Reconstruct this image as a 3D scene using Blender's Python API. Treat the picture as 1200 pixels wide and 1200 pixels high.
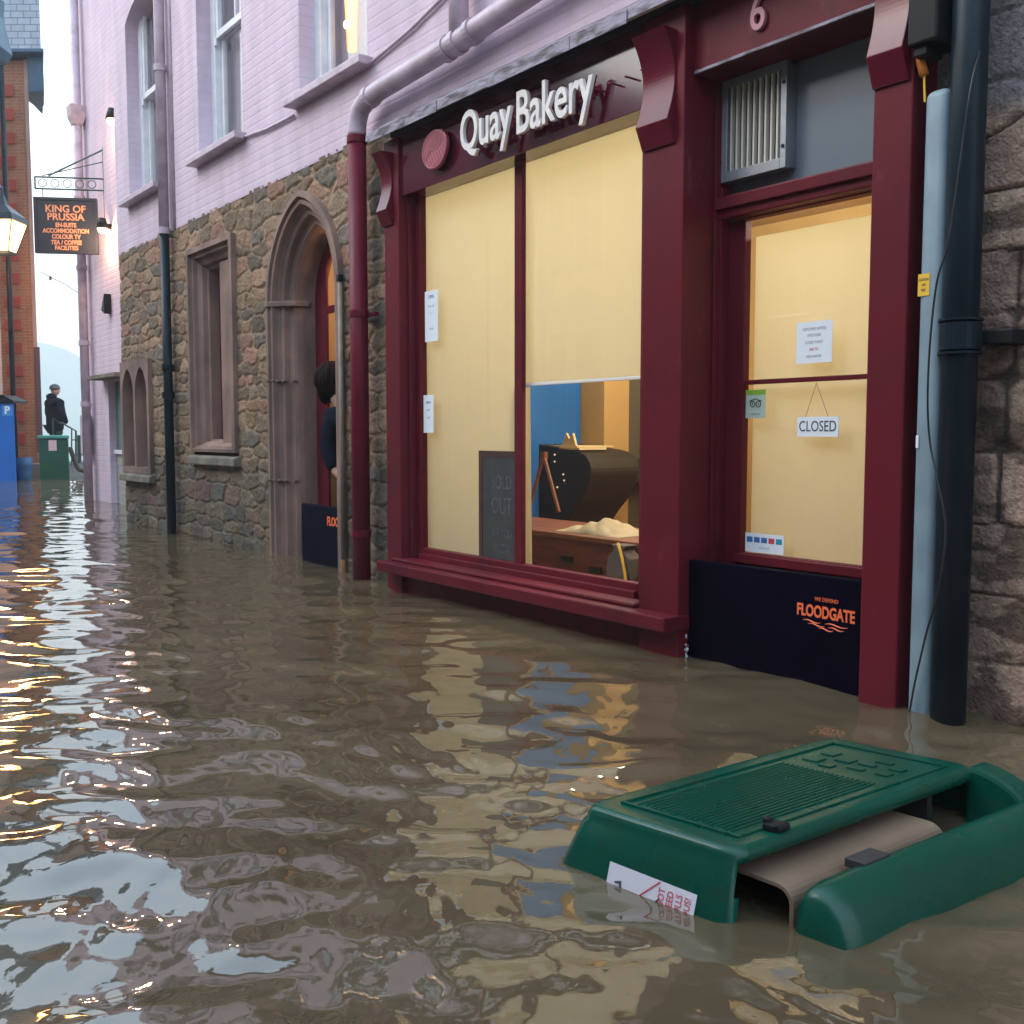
import bpy, bmesh, math, random
import numpy as np
from mathutils import Vector, Matrix

for o in list(bpy.data.objects): bpy.data.objects.remove(o, do_unlink=True)
SC = bpy.context.scene
COL = SC.collection
R = math.radians

# ------------------------------------------------------------------ camera, sky, sun, exposure
# world frame: X runs along the shop front (right +), Y goes into the wall, Z up, the water lies at z = 0
PITCH, YAW, CAMZ, DW = R(4.38), R(53.2), 1.0, 3.474      # DW: distance from the camera to the stone wall
cam = bpy.data.objects.new('camera', bpy.data.cameras.new('camera'))
COL.objects.link(cam)
cam.data.lens = 36; cam.data.sensor_width = 36
cam.data.clip_start = 0.05; cam.data.clip_end = 8000
cam.location = (0, 0, CAMZ); cam.rotation_euler = (math.pi/2 - PITCH, 0, YAW)
SC.camera = cam
CM = cam.rotation_euler.to_matrix()

SUN_EL, SUN_AZ = R(38), R(215)
w = bpy.data.worlds.new('World'); SC.world = w; w.use_nodes = True
nt = w.node_tree; nt.nodes.clear()
wo = nt.nodes.new('ShaderNodeOutputWorld'); add = nt.nodes.new('ShaderNodeAddShader')
b1 = nt.nodes.new('ShaderNodeBackground'); b2 = nt.nodes.new('ShaderNodeBackground')
sky = nt.nodes.new('ShaderNodeTexSky'); sky.sky_type = 'NISHITA'; sky.sun_disc = False
sky.sun_elevation = SUN_EL; sky.sun_rotation = SUN_AZ; sky.dust_density = 4; sky.air_density = 1.2
nt.links.new(sky.outputs[0], b1.inputs[0]); b1.inputs[1].default_value = 0.08
b2.inputs[0].default_value = (0.72, 0.85, 1.0, 1)
# overcast sky: three times brighter overhead than at the horizon
wtc = nt.nodes.new('ShaderNodeTexCoord'); wsp = nt.nodes.new('ShaderNodeSeparateXYZ'); wmr = nt.nodes.new('ShaderNodeMapRange')
nt.links.new(wtc.outputs['Generated'], wsp.inputs[0]); nt.links.new(wsp.outputs[2], wmr.inputs[0])
wmr.inputs[1].default_value = 0; wmr.inputs[2].default_value = .55; wmr.inputs[3].default_value = 0.55; wmr.inputs[4].default_value = 1.55
nt.links.new(wmr.outputs[0], b2.inputs[1])
wm2 = nt.nodes.new('ShaderNodeMapRange'); wm2.inputs[1].default_value = .12; wm2.inputs[2].default_value = .6; nt.links.new(wsp.outputs[2], wm2.inputs[0])
wmx = nt.nodes.new('ShaderNodeMix'); wmx.data_type = 'RGBA'; wmx.inputs['A'].default_value = (.93,.90,.86,1); wmx.inputs['B'].default_value = (.58,.80,1.0,1)
nt.links.new(wm2.outputs[0], wmx.inputs['Factor']); nt.links.new(wmx.outputs['Result'], b2.inputs[0])
nt.links.new(b1.outputs[0], add.inputs[0]); nt.links.new(b2.outputs[0], add.inputs[1])
nt.links.new(add.outputs[0], wo.inputs[0])
sl = bpy.data.lights.new('overcast_sun', 'SUN'); sl.energy = 0.6; sl.angle = R(25); sl.color = (1.0, 0.95, 0.9)
so = bpy.data.objects.new('overcast_sun', sl); COL.objects.link(so)
sd = Vector((-0.55, -0.75, 0.95)).normalized()
so.rotation_euler = sd.to_track_quat('Z', 'Y').to_euler()
SC.view_settings.view_transform = 'Standard'; SC.view_settings.look = 'None'
SC.view_settings.exposure = 0.72; SC.view_settings.gamma = 1.0
SC.cycles.use_denoising = True
SC.cycles.max_bounces = 8; SC.cycles.volume_bounces = 1
SC.cycles.transparent_max_bounces = 12
SC.cycles.sample_clamp_indirect = 4

def ray(px, py):
    return CM @ Vector(((px-600)/1200, (600-py)/1200, -1))
CL = Vector((0, 0, CAMZ))
def P(px, py, n=0.0):                       # on the plane n metres proud of the stone wall
    d = ray(px, py); return CL + d * ((DW - n)/d.y)
def G(px, py, z=0.0):
    d = ray(px, py); return CL + d * ((z-CAMZ)/d.z)
def Q(px, py, dep):                         # at a horizontal distance straight ahead of the camera
    d = ray(px, py); f = Vector((-math.sin(YAW), math.cos(YAW), 0)); return CL + d * (dep/d.dot(f))
FWD = Vector((-math.sin(YAW), math.cos(YAW), 0)); RGT = Vector((math.cos(YAW), math.sin(YAW), 0))

# ------------------------------------------------------------------ materials
def mat(name, col, rough=0.6, col2=None, nscale=6.0, bump=0.0, bscale=40.0, metal=0.0, emit=None, estr=0.0,
        detail=6, lo=0.35, hi=0.65, coat=0.0, spec=0.5, stretch=None, rough2=None):
    m = bpy.data.materials.new(name); m.use_nodes = True
    t = m.node_tree; b = t.nodes['Principled BSDF']
    b.inputs['Base Color'].default_value = (*col, 1); b.inputs['Roughness'].default_value = rough
    b.inputs['Metallic'].default_value = metal; b.inputs['Coat Weight'].default_value = coat
    b.inputs['Specular IOR Level'].default_value = spec
    tc = t.nodes.new('ShaderNodeTexCoord'); src = tc.outputs['Object']
    if stretch:
        mp = t.nodes.new('ShaderNodeMapping'); mp.inputs['Scale'].default_value = stretch
        t.links.new(src, mp.inputs[0]); src = mp.outputs[0]
    if col2 is not None or rough2 is not None:
        n = t.nodes.new('ShaderNodeTexNoise'); n.inputs['Scale'].default_value = nscale; n.inputs['Detail'].default_value = detail
        t.links.new(src, n.inputs['Vector'])
        cr = t.nodes.new('ShaderNodeMapRange'); cr.inputs[1].default_value = lo; cr.inputs[2].default_value = hi
        t.links.new(n.outputs[0], cr.inputs[0])
        if col2 is not None:
            mx = t.nodes.new('ShaderNodeMix'); mx.data_type = 'RGBA'
            mx.inputs['A'].default_value = (*col, 1); mx.inputs['B'].default_value = (*col2, 1)
            t.links.new(cr.outputs[0], mx.inputs['Factor']); t.links.new(mx.outputs['Result'], b.inputs['Base Color'])
        if rough2 is not None:
            mr = t.nodes.new('ShaderNodeMapRange'); mr.inputs[3].default_value = rough; mr.inputs[4].default_value = rough2
            t.links.new(cr.outputs[0], mr.inputs[0]); t.links.new(mr.outputs[0], b.inputs['Roughness'])
    if bump:
        n2 = t.nodes.new('ShaderNodeTexNoise'); n2.inputs['Scale'].default_value = bscale; n2.inputs['Detail'].default_value = 6
        t.links.new(src, n2.inputs['Vector'])
        bp = t.nodes.new('ShaderNodeBump'); bp.inputs['Strength'].default_value = bump; bp.inputs['Distance'].default_value = 0.01
        t.links.new(n2.outputs[0], bp.inputs['Height']); t.links.new(bp.outputs[0], b.inputs['Normal'])
    if emit:
        b.inputs['Emission Color'].default_value = (*emit, 1); b.inputs['Emission Strength'].default_value = estr
    return m

def attr_mat(name, rough=0.9, bump=0.5, bscale=30.0, amp=0.35):
    m = mat(name, (.5,.5,.5), rough, bump=bump, bscale=bscale)
    t = m.node_tree; b = t.nodes['Principled BSDF']
    a = t.nodes.new('ShaderNodeVertexColor'); a.layer_name = 'Col'
    n = t.nodes.new('ShaderNodeTexNoise'); n.inputs['Scale'].default_value = 42; n.inputs['Detail'].default_value = 10; n.inputs['Roughness'].default_value = .65
    tc = t.nodes.new('ShaderNodeTexCoord'); t.links.new(tc.outputs['Object'], n.inputs['Vector'])
    mr = t.nodes.new('ShaderNodeMapRange'); mr.inputs[1].default_value = .3; mr.inputs[2].default_value = .7
    mr.inputs[3].default_value = 1-amp; mr.inputs[4].default_value = 1+amp
    t.links.new(n.outputs[0], mr.inputs[0])
    mu = t.nodes.new('ShaderNodeVectorMath'); mu.operation = 'SCALE'
    t.links.new(a.outputs[0], mu.inputs[0]); t.links.new(mr.outputs[0], mu.inputs['Scale'])
    t.links.new(mu.outputs[0], b.inputs['Base Color'])
    return m

def brick_mat(name, c1, c2, mortar, bw=0.225, bh=0.075, ms=0.01, rough=0.8, bump=0.4, plane='XZ', noise=0.25):
    m = bpy.data.materials.new(name); m.use_nodes = True
    t = m.node_tree; b = t.nodes['Principled BSDF']; b.inputs['Roughness'].default_value = rough
    tc = t.nodes.new('ShaderNodeTexCoord'); sp = t.nodes.new('ShaderNodeSeparateXYZ'); cb = t.nodes.new('ShaderNodeCombineXYZ')
    t.links.new(tc.outputs['Object'], sp.inputs[0])
    t.links.new(sp.outputs[0], cb.inputs[0]); t.links.new(sp.outputs[2], cb.inputs[1])
    br = t.nodes.new('ShaderNodeTexBrick'); br.inputs['Scale'].default_value = 1
    br.inputs['Brick Width'].default_value = bw; br.inputs['Row Height'].default_value = bh
    br.inputs['Mortar Size'].default_value = ms; br.inputs['Mortar Smooth'].default_value = 0.4
    br.inputs['Color1'].default_value = (*c1, 1); br.inputs['Color2'].default_value = (*c2, 1); br.inputs['Mortar'].default_value = (*mortar, 1)
    nz = t.nodes.new('ShaderNodeTexNoise'); nz.inputs['Scale'].default_value = 2.6; nz.inputs['Detail'].default_value = 9
    mpz = t.nodes.new('ShaderNodeMapping'); mpz.inputs['Scale'].default_value = (1.6, 1.6, .45); t.links.new(tc.outputs['Object'], mpz.inputs[0]); t.links.new(mpz.outputs[0], nz.inputs['Vector'])
    n3 = t.nodes.new('ShaderNodeTexNoise'); n3.inputs['Scale'].default_value = 35; n3.inputs['Detail'].default_value = 5
    t.links.new(tc.outputs['Object'], n3.inputs['Vector'])
    wv = t.nodes.new('ShaderNodeVectorMath'); wv.operation = 'MULTIPLY_ADD'
    wv.inputs[1].default_value = (.012, .012, 0); t.links.new(n3.outputs['Color'], wv.inputs[0]); t.links.new(cb.outputs[0], wv.inputs[2])
    t.links.new(wv.outputs[0], br.inputs['Vector'])
    mr = t.nodes.new('ShaderNodeMapRange'); mr.inputs[1].default_value = .3; mr.inputs[2].default_value = .7
    mr.inputs[3].default_value = 1-noise; mr.inputs[4].default_value = 1+noise*0.3
    t.links.new(nz.outputs[0], mr.inputs[0])
    mu = t.nodes.new('ShaderNodeVectorMath'); mu.operation = 'SCALE'
    t.links.new(br.outputs[0], mu.inputs[0]); t.links.new(mr.outputs[0], mu.inputs['Scale']); t.links.new(mu.outputs[0], b.inputs['Base Color'])
    ad = t.nodes.new('ShaderNodeMath'); ad.operation = 'MULTIPLY_ADD'; ad.inputs[1].default_value = -1.0
    t.links.new(br.outputs['Fac'], ad.inputs[0]); t.links.new(n3.outputs[0], ad.inputs[2])
    bp = t.nodes.new('ShaderNodeBump'); bp.inputs['Strength'].default_value = bump; bp.inputs['Distance'].default_value = 0.008
    t.links.new(ad.outputs[0], bp.inputs['Height']); t.links.new(bp.outputs[0], b.inputs['Normal'])
    return m

def glass_mat(name, ior=1.45, rough=0.0, tint=(1,1,1), base=0.0):
    m = bpy.data.materials.new(name); m.use_nodes = True
    t = m.node_tree; t.nodes.clear()
    o = t.nodes.new('ShaderNodeOutputMaterial'); mx = t.nodes.new('ShaderNodeMixShader')
    tr = t.nodes.new('ShaderNodeBsdfTransparent'); tr.inputs[0].default_value = (*tint, 1)
    gl = t.nodes.new('ShaderNodeBsdfGlossy'); gl.inputs['Roughness'].default_value = rough
    ge = t.nodes.new('ShaderNodeNewGeometry'); dt_ = t.nodes.new('ShaderNodeVectorMath'); dt_.operation = 'DOT_PRODUCT'
    t.links.new(ge.outputs['Normal'], dt_.inputs[0]); t.links.new(ge.outputs['Incoming'], dt_.inputs[1])
    ab = t.nodes.new('ShaderNodeMath'); ab.operation = 'ABSOLUTE'; t.links.new(dt_.outputs['Value'], ab.inputs[0])
    om = t.nodes.new('ShaderNodeMath'); om.operation = 'SUBTRACT'; om.inputs[0].default_value = 1; t.links.new(ab.outputs[0], om.inputs[1])
    pw = t.nodes.new('ShaderNodeMath'); pw.operation = 'POWER'; pw.inputs[1].default_value = 5; t.links.new(om.outputs[0], pw.inputs[0])
    f0 = ((ior-1)/(ior+1))**2 + base
    ad = t.nodes.new('ShaderNodeMath'); ad.operation = 'MULTIPLY_ADD'; ad.inputs[1].default_value = 1-f0; ad.inputs[2].default_value = f0
    t.links.new(pw.outputs[0], ad.inputs[0]); t.links.new(ad.outputs[0], mx.inputs[0])
    t.links.new(tr.outputs[0], mx.inputs[1]); t.links.new(gl.outputs[0], mx.inputs[2]); t.links.new(mx.outputs[0], o.inputs[0])
    return m

M = {}
M['pink'] = brick_mat('painted_brick_lilac', (.61,.475,.56), (.59,.46,.545), (.58,.455,.54), bump=.34, noise=.17)
M['pink_plain'] = mat('lilac_paint', (.60,.46,.64), .55, col2=(.52,.40,.56), nscale=5, bump=.15)
M['pink_pipe'] = mat('lilac_pipe_paint', (.50,.39,.46), .4, col2=(.33,.25,.29), nscale=7, lo=.42, hi=.75, bump=.15)
M['red'] = mat('maroon_gloss', (.115,.010,.018), .36, col2=(.092,.008,.015), nscale=3, bump=.10, bscale=18, rough2=.48, spec=.14)
M['red_pipe'] = mat('maroon_pipe', (.135,.009,.022), .4, col2=(.10,.008,.018), nscale=7, bump=.12, spec=.14)
def wear(m, col, scale, lo, hi, stretch):
    t = m.node_tree; b = t.nodes['Principled BSDF']; l = b.inputs['Base Color'].links[0]; src = l.from_socket
    tc = t.nodes.new('ShaderNodeTexCoord'); mp = t.nodes.new('ShaderNodeMapping'); mp.inputs['Scale'].default_value = stretch
    n = t.nodes.new('ShaderNodeTexNoise'); n.inputs['Scale'].default_value = scale; n.inputs['Detail'].default_value = 9; n.inputs['Roughness'].default_value = .7
    t.links.new(tc.outputs['Object'], mp.inputs[0]); t.links.new(mp.outputs[0], n.inputs['Vector'])
    r = t.nodes.new('ShaderNodeMapRange'); r.inputs[1].default_value = lo; r.inputs[2].default_value = hi; t.links.new(n.outputs[0], r.inputs[0])
    mx = t.nodes.new('ShaderNodeMix'); mx.data_type = 'RGBA'; mx.inputs['B'].default_value = (*col, 1)
    t.links.new(r.outputs[0], mx.inputs['Factor']); t.links.new(src, mx.inputs['A']); t.links.new(mx.outputs['Result'], b.inputs['Base Color'])
wear(M['red'], (.21,.06,.07), 7, .60, .80, (1, 1, .35)); wear(M['red'], (.045,.008,.010), 3, .55, .75, (1, 1, .5)); wear(M['red_pipe'], (.05,.012,.012), 8, .56, .75, (1, 1, .3))
M['red_worn'] = mat('maroon_worn', (.115,.008,.020), .25, col2=(.10,.007,.018), nscale=5, bump=.08, bscale=14, spec=.32)
M['fascia'] = mat('maroon_mirror_gloss', (.075,.005,.018), .12, col2=(.065,.005,.016), nscale=3, spec=.5, bump=.02, bscale=5)
M['fascia'].node_tree.nodes['Principled BSDF'].inputs['IOR'].default_value = 2.05
M['lead'] = mat('peeling_lead', (.24,.21,.27), .6, col2=(.07,.045,.055), nscale=16, lo=.46, hi=.62, bump=.5, stretch=(.5,1,1.5))
M['dark_wood'] = mat('dark_soffit', (.035,.03,.04), .7, spec=.14)
M['letter'] = mat('cream_letter', (.72,.66,.62), .4, col2=(.6,.56,.56), nscale=20)
M['letter_side'] = mat('letter_side', (.17,.012,.03), .4)
M['num'] = mat('faded_pink_number', (.45,.20,.24), .5)
M['white'] = mat('white_sash_paint', (.72,.72,.74), .4, col2=(.62,.62,.66), nscale=8)
M['dark_in'] = mat('dark_interior', (.20,.19,.20), .9)
M['net'] = mat('net_curtain', (.40,.36,.38), .9, col2=(.32,.28,.31), nscale=3, stretch=(10,10,.3))
M['glass'] = glass_mat('window_glass', 1.38)
M['glass_up'] = glass_mat('upper_glass', 1.5, 0.02, base=.06)
M['frost'] = mat('frosted_panel', (.19,.225,.265), .22, col2=(.15,.18,.215), nscale=2.5, coat=.5)
M['blind'] = mat('lit_cream_blind', (.34,.31,.22), .8, emit=(1.0,.74,.33), estr=.27, col2=(.31,.28,.19), nscale=1.5)
bm_ = bpy.data.materials.new('translucent_blind'); bm_.use_nodes = True; t_ = bm_.node_tree; t_.nodes.clear()
o_ = t_.nodes.new('ShaderNodeOutputMaterial'); mx_ = t_.nodes.new('ShaderNodeMixShader'); df_ = t_.nodes.new('ShaderNodeBsdfDiffuse'); tl_ = t_.nodes.new('ShaderNodeBsdfTranslucent')
tc_n = t_.nodes.new('ShaderNodeTexCoord'); mp_n = t_.nodes.new('ShaderNodeMapping'); mp_n.inputs['Scale'].default_value = (5, 5, .5)
nn_ = t_.nodes.new('ShaderNodeTexNoise'); nn_.inputs['Scale'].default_value = 1.4; nn_.inputs['Detail'].default_value = 4
t_.links.new(tc_n.outputs['Object'], mp_n.inputs[0]); t_.links.new(mp_n.outputs[0], nn_.inputs['Vector'])
bu_ = t_.nodes.new('ShaderNodeBump'); bu_.inputs['Strength'].default_value = .5; bu_.inputs['Distance'].default_value = .03; t_.links.new(nn_.outputs[0], bu_.inputs['Height'])
df_.inputs[0].default_value = (.50,.47,.38,1); tl_.inputs[0].default_value = (.82,.77,.60,1); mx_.inputs[0].default_value = .62
t_.links.new(bu_.outputs[0], df_.inputs['Normal']); t_.links.new(bu_.outputs[0], tl_.inputs['Normal'])
t_.links.new(df_.outputs[0], mx_.inputs[1]); t_.links.new(tl_.outputs[0], mx_.inputs[2]); t_.links.new(mx_.outputs[0], o_.inputs[0])
M['blind'] = bm_
M['blind_bar'] = mat('blind_bar', (.6,.6,.62), .5, emit=(1,.8,.5), estr=.08)
M['warm_wall'] = mat('warm_cream_wall', (.40,.25,.085), .8, col2=(.35,.21,.07), nscale=2)
M['cream_wall'] = mat('cream_plaster', (.60,.48,.34), .8)
M['blue_wall'] = mat('bright_blue_wall', (.003,.10,.33), .7, col2=(.003,.08,.27), nscale=2)
M['amber'] = mat('amber_lit_panel', (.75,.38,.10), .6, emit=(1,.48,.12), estr=.34)
M['wood'] = mat('orange_wood', (.22,.070,.022), .5, col2=(.14,.045,.015), nscale=5, stretch=(1,8,8), bump=.1)
M['redwood'] = mat('red_brown_cabinet', (.20,.050,.025), .5, col2=(.12,.035,.02), nscale=6, stretch=(1,6,6))
M['darkbrown'] = mat('dark_brown_hull', (.014,.010,.005), .6, col2=(.022,.015,.007), nscale=4)
M['paper'] = mat('white_paper', (.70,.74,.80), .7)
M['paper_y'] = mat('cream_paper', (.55,.42,.22), .8)
M['ink'] = mat('print_ink', (.05,.05,.06), .6)
M['ink_grey'] = mat('faded_grey_print', (.32,.33,.38), .7)
M['ink_red'] = mat('red_print', (.55,.05,.09), .6)
M['ink_blue'] = mat('blue_print', (.04,.13,.36), .6)
M['ink_orange'] = mat('orange_print', (.80,.14,.04), .5, emit=(.9,.16,.04), estr=.0)
M['slate'] = mat('chalkboard', (.030,.034,.036), .6, col2=(.045,.05,.05), nscale=9)
M['chalk'] = mat('chalk', (.16,.19,.21), .9, col2=(.05,.06,.065), nscale=30)
M['brownframe'] = mat('dark_brown_frame', (.060,.022,.016), .5)
M['cloth'] = mat('cream_cloth', (.42,.36,.25), .9, bump=.3, bscale=12)
M['gate'] = mat('black_flood_board', (.0015,.0008,.003), .6, col2=(.003,.0015,.010), nscale=2.0, bump=.06, bscale=8, spec=.02)
M['gate_navy'] = mat('navy_flood_board', (.002,.003,.009), .6, col2=(.004,.005,.014), nscale=3, spec=.03)
M['metal'] = mat('dull_galvanised', (.36,.38,.41), .42, metal=.55, col2=(.26,.28,.31), nscale=6, bump=.1)
M['blade'] = mat('cream_blade', (.62,.58,.50), .5)
M['black'] = mat('black_plastic', (.012,.013,.015), .45, spec=.14)
M['darkpipe'] = mat('blue_black_pipe', (.007,.014,.021), .35, col2=(.012,.020,.028), nscale=5, bump=.2, bscale=12, spec=.14)
M['greyduct'] = mat('pale_blue_duct', (.19,.26,.31), .5, col2=(.13,.18,.22), nscale=6, lo=.4, hi=.75, bump=.1)
M['orange'] = mat('orange_cable', (.65,.20,.03), .5)
M['yellow'] = mat('yellow_sticker', (.72,.42,.03), .5)
M['sand'] = mat('red_sandstone', (.275,.165,.130), .85, col2=(.13,.085,.07), nscale=3.2, bump=.55, bscale=30, stretch=(1,1,.6))
M['sand_pale'] = mat('worn_sandstone', (.22,.18,.13), .9, col2=(.12,.105,.08), nscale=7, bump=.6, bscale=30)
M['darkglass'] = mat('leaded_dark_glass', (.02,.018,.02), .15)
M['stone'] = attr_mat('rubble_stone', bump=.9, bscale=60, amp=.42)
M['block'] = attr_mat('weathered_block', bump=1.0, bscale=80, amp=.40)
M['brick'] = brick_mat('orange_brick', (.42,.17,.08), (.34,.13,.07), (.34,.24,.17), bump=.4)
M['quoin'] = mat('red_quoin', (.42,.07,.045), .8, col2=(.34,.055,.04), nscale=4)
M['slates'] = brick_mat('pale_slates', (.40,.44,.50), (.34,.38,.44), (.16,.19,.24), bw=.30, bh=.15, ms=.012, noise=.2)
M['bluefascia'] = mat('blue_grey_fascia', (.035,.085,.14), .5, col2=(.05,.11,.17), nscale=3)
M['ridge'] = mat('pink_ridge_tile', (.55,.36,.45), .7)
M['palestone'] = mat('pale_pink_render', (.42,.30,.26), .8, col2=(.34,.22,.19), nscale=2)
M['post'] = mat('plum_post', (.07,.02,.03), .6)
M['bluebox'] = mat('bright_blue_enamel', (.008,.13,.46), .4, col2=(.010,.11,.40), nscale=2)
M['bluetub'] = mat('blue_plastic', (.012,.10,.22), .5, col2=(.02,.06,.12), nscale=5)
M['binfar'] = mat('far_green_bin', (.010,.075,.040), .45, col2=(.012,.06,.035), nscale=3)
M['binteal'] = mat('teal_lid', (.06,.25,.20), .45)
M['iron'] = mat('dark_green_rail', (.015,.05,.045), .5)
M['signboard'] = mat('charcoal_sign', (.018,.020,.028), .45)
M['gold'] = mat('salmon_gold_paint', (.62,.27,.14), .5)
M['lampglass'] = mat('lit_lantern_glass', (.9,.7,.4), .5, emit=(1.0,.52,.16), estr=5.0)
M['bulb'] = mat('lit_bulb', (.9,.7,.4), .5, emit=(1.0,.60,.28), estr=9.0)
M['ledglow'] = mat('lit_wall_lamp', (.9,.8,.6), .5, emit=(1.0,.55,.22), estr=2.6)
M['skin'] = mat('skin', (.50,.27,.18), .5)
M['hair'] = mat('dark_brown_hair', (.010,.005,.004), .6, spec=.12, col2=(.022,.011,.009), nscale=8, bump=.8, bscale=60, stretch=(6,6,.6))
M['navy'] = mat('navy_fabric', (.005,.007,.015), .9, spec=.05, col2=(.009,.012,.022), nscale=7, bump=.4, bscale=18)
M['jeans'] = mat('dark_trousers', (.020,.022,.030), .9)
M['wool'] = mat('grey_wool', (.10,.10,.115), .95, bump=.6, bscale=90)
M['green'] = mat('dark_green_plastic', (.0006,.062,.040), .20, col2=(.0010,.050,.031), nscale=4, bump=.05, bscale=30, rough2=.32, spec=.36)
wear(M['green'], (.018,.040,.028), 10, .52, .85, (1, 1, 1))
M['tan'] = mat('tan_liner', (.20,.135,.09), .6, col2=(.15,.10,.065), nscale=5, bump=.1)
M['boards'] = mat('grey_cream_boards', (.36,.34,.31), .7, col2=(.28,.27,.25), nscale=4, stretch=(1,1,6))
M['greenglass'] = mat('green_grey_shutter', (.09,.14,.13), .5, col2=(.12,.17,.16), nscale=4, stretch=(30,30,.5))
M['concrete'] = mat('quay_stone', (.16,.15,.14), .9, bump=.5)
M['weed'] = mat('driftwood', (.06,.05,.03), .9, bump=.5)
M['rustleaf'] = mat('rust_leaf', (.16,.07,.025), .7)
M['cable'] = mat('black_cable', (.01,.01,.012), .5)

# ------------------------------------------------------------------ builders
def tag(o, label=None, cat=None, group=None, kind=None):
    if label: o['label'] = label
    if cat: o['category'] = cat
    if group: o['group'] = group
    if kind: o['kind'] = kind
    return o
def thing(name, label, cat, loc, group=None):
    o = bpy.data.objects.new(name, None); COL.objects.link(o); o.location = Vector(loc); o.empty_display_size = .1
    return tag(o, label, cat, group)
def wloc(o):
    v = Vector(o.location)
    while o.parent: o = o.parent; v += Vector(o.location)
    return v
def finish(me, name, m, parent=None, smooth=False, bev=0.0, origin=None):
    """world-coordinate mesh -> object whose origin sits at the thing's base"""
    ob = bpy.data.objects.new(name, me); COL.objects.link(ob)
    if m is not None and not me.materials: me.materials.append(m)
    if parent is not None:
        off = wloc(parent)
        ob.parent = parent
        me.transform(Matrix.Translation(-off))
    else:
        if origin is None:
            co = np.empty(len(me.vertices)*3); me.vertices.foreach_get('co', co); co = co.reshape(-1, 3)
            mn, mxx = co.min(0), co.max(0); origin = Vector(((mn[0]+mxx[0])/2, (mn[1]+mxx[1])/2, mn[2]))
        me.transform(Matrix.Translation(-Vector(origin))); ob.location = origin
    if smooth:
        me.polygons.foreach_set('use_smooth', [True]*len(me.polygons))
    if bev:
        b = ob.modifiers.new('bevel', 'BEVEL'); b.width = bev; b.segments = 2 if bev < .02 else 5; b.limit_method = 'ANGLE'; b.angle_limit = R(40)
    return ob

class MB:
    def __init__(s): s.bm = bmesh.new()
    def box(s, x0, x1, y0, y1, z0, z1, mt=None):
        vs = [s.bm.verts.new((x, y, z)) for x in (x0, x1) for y in (y0, y1) for z in (z0, z1)]
        if mt is not None:
            for v in vs: v.co = mt @ v.co
        for f in ((0,1,3,2),(4,6,7,5),(0,4,5,1),(2,3,7,6),(0,2,6,4),(1,5,7,3)):
            s.bm.faces.new([vs[i] for i in f])
        return s
    def prism(s, pts, h, mt=None):           # polygon in local xy, extruded 0..h along local z, placed by mt
        mt = mt or Matrix()
        a = [s.bm.verts.new(mt @ Vector((p[0], p[1], 0))) for p in pts]
        b = [s.bm.verts.new(mt @ Vector((p[0], p[1], h))) for p in pts]
        n = len(pts)
        s.bm.faces.new(a[::-1]); s.bm.faces.new(b)
        for i in range(n): s.bm.faces.new((a[i], a[(i+1) % n], b[(i+1) % n], b[i]))
        return s
    def tube(s, path, r, n=10, cap=True):
        path = [Vector(p) for p in path]; rings = []
        rs = r if isinstance(r, (list, tuple)) else [r]*len(path)
        up = None
        for i, p in enumerate(path):
            t = (path[min(i+1, len(path)-1)] - path[max(i-1, 0)]).normalized()
            if up is None:
                up = Vector((0,0,1)) if abs(t.z) < .9 else Vector((1,0,0))
            x = t.cross(up).normalized(); y = x.cross(t).normalized(); up = y
            rings.append([s.bm.verts.new(p + (x*math.cos(a)+y*math.sin(a))*rs[i]) for a in [2*math.pi*k/n for k in range(n)]])
        for a, b in zip(rings, rings[1:]):
            for k in range(n): s.bm.faces.new((a[k], a[(k+1) % n], b[(k+1) % n], b[k]))
        if cap: s.bm.faces.new(rings[0][::-1]); s.bm.faces.new(rings[-1])
        return s
    def loft(s, rings, closed=True, cap=True):
        rr = [[s.bm.verts.new(p) for p in r] for r in rings]; n = len(rr[0])
        for a, b in zip(rr, rr[1:]):
            for k in range(n if closed else n-1): s.bm.faces.new((a[k], a[(k+1) % n], b[(k+1) % n], b[k]))
        if cap: s.bm.faces.new(rr[0][::-1]); s.bm.faces.new(rr[-1])
        return s
    def ball(s, c, r, sub=2, sc=(1,1,1)):
        mt = Matrix.Translation(c) @ Matrix.Diagonal((sc[0]*r, sc[1]*r, sc[2]*r, 1))
        bmesh.ops.create_icosphere(s.bm, subdivisions=sub, radius=1, matrix=mt); return s
    def build(s, name, m, parent=None, smooth=False, bev=0.0, origin=None, label=None, cat=None, group=None, kind=None):
        bmesh.ops.recalc_face_normals(s.bm, faces=s.bm.faces)
        me = bpy.data.meshes.new(name); s.bm.to_mesh(me); s.bm.free()
        return tag(finish(me, name, m, parent, smooth, bev, origin), label, cat, group, kind)

def box(name, m, parent, x0, x1, y0, y1, z0, z1, bev=.003, **k):
    return MB().box(x0, x1, y0, y1, z0, z1).build(name, m, parent, bev=bev, **k)

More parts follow.
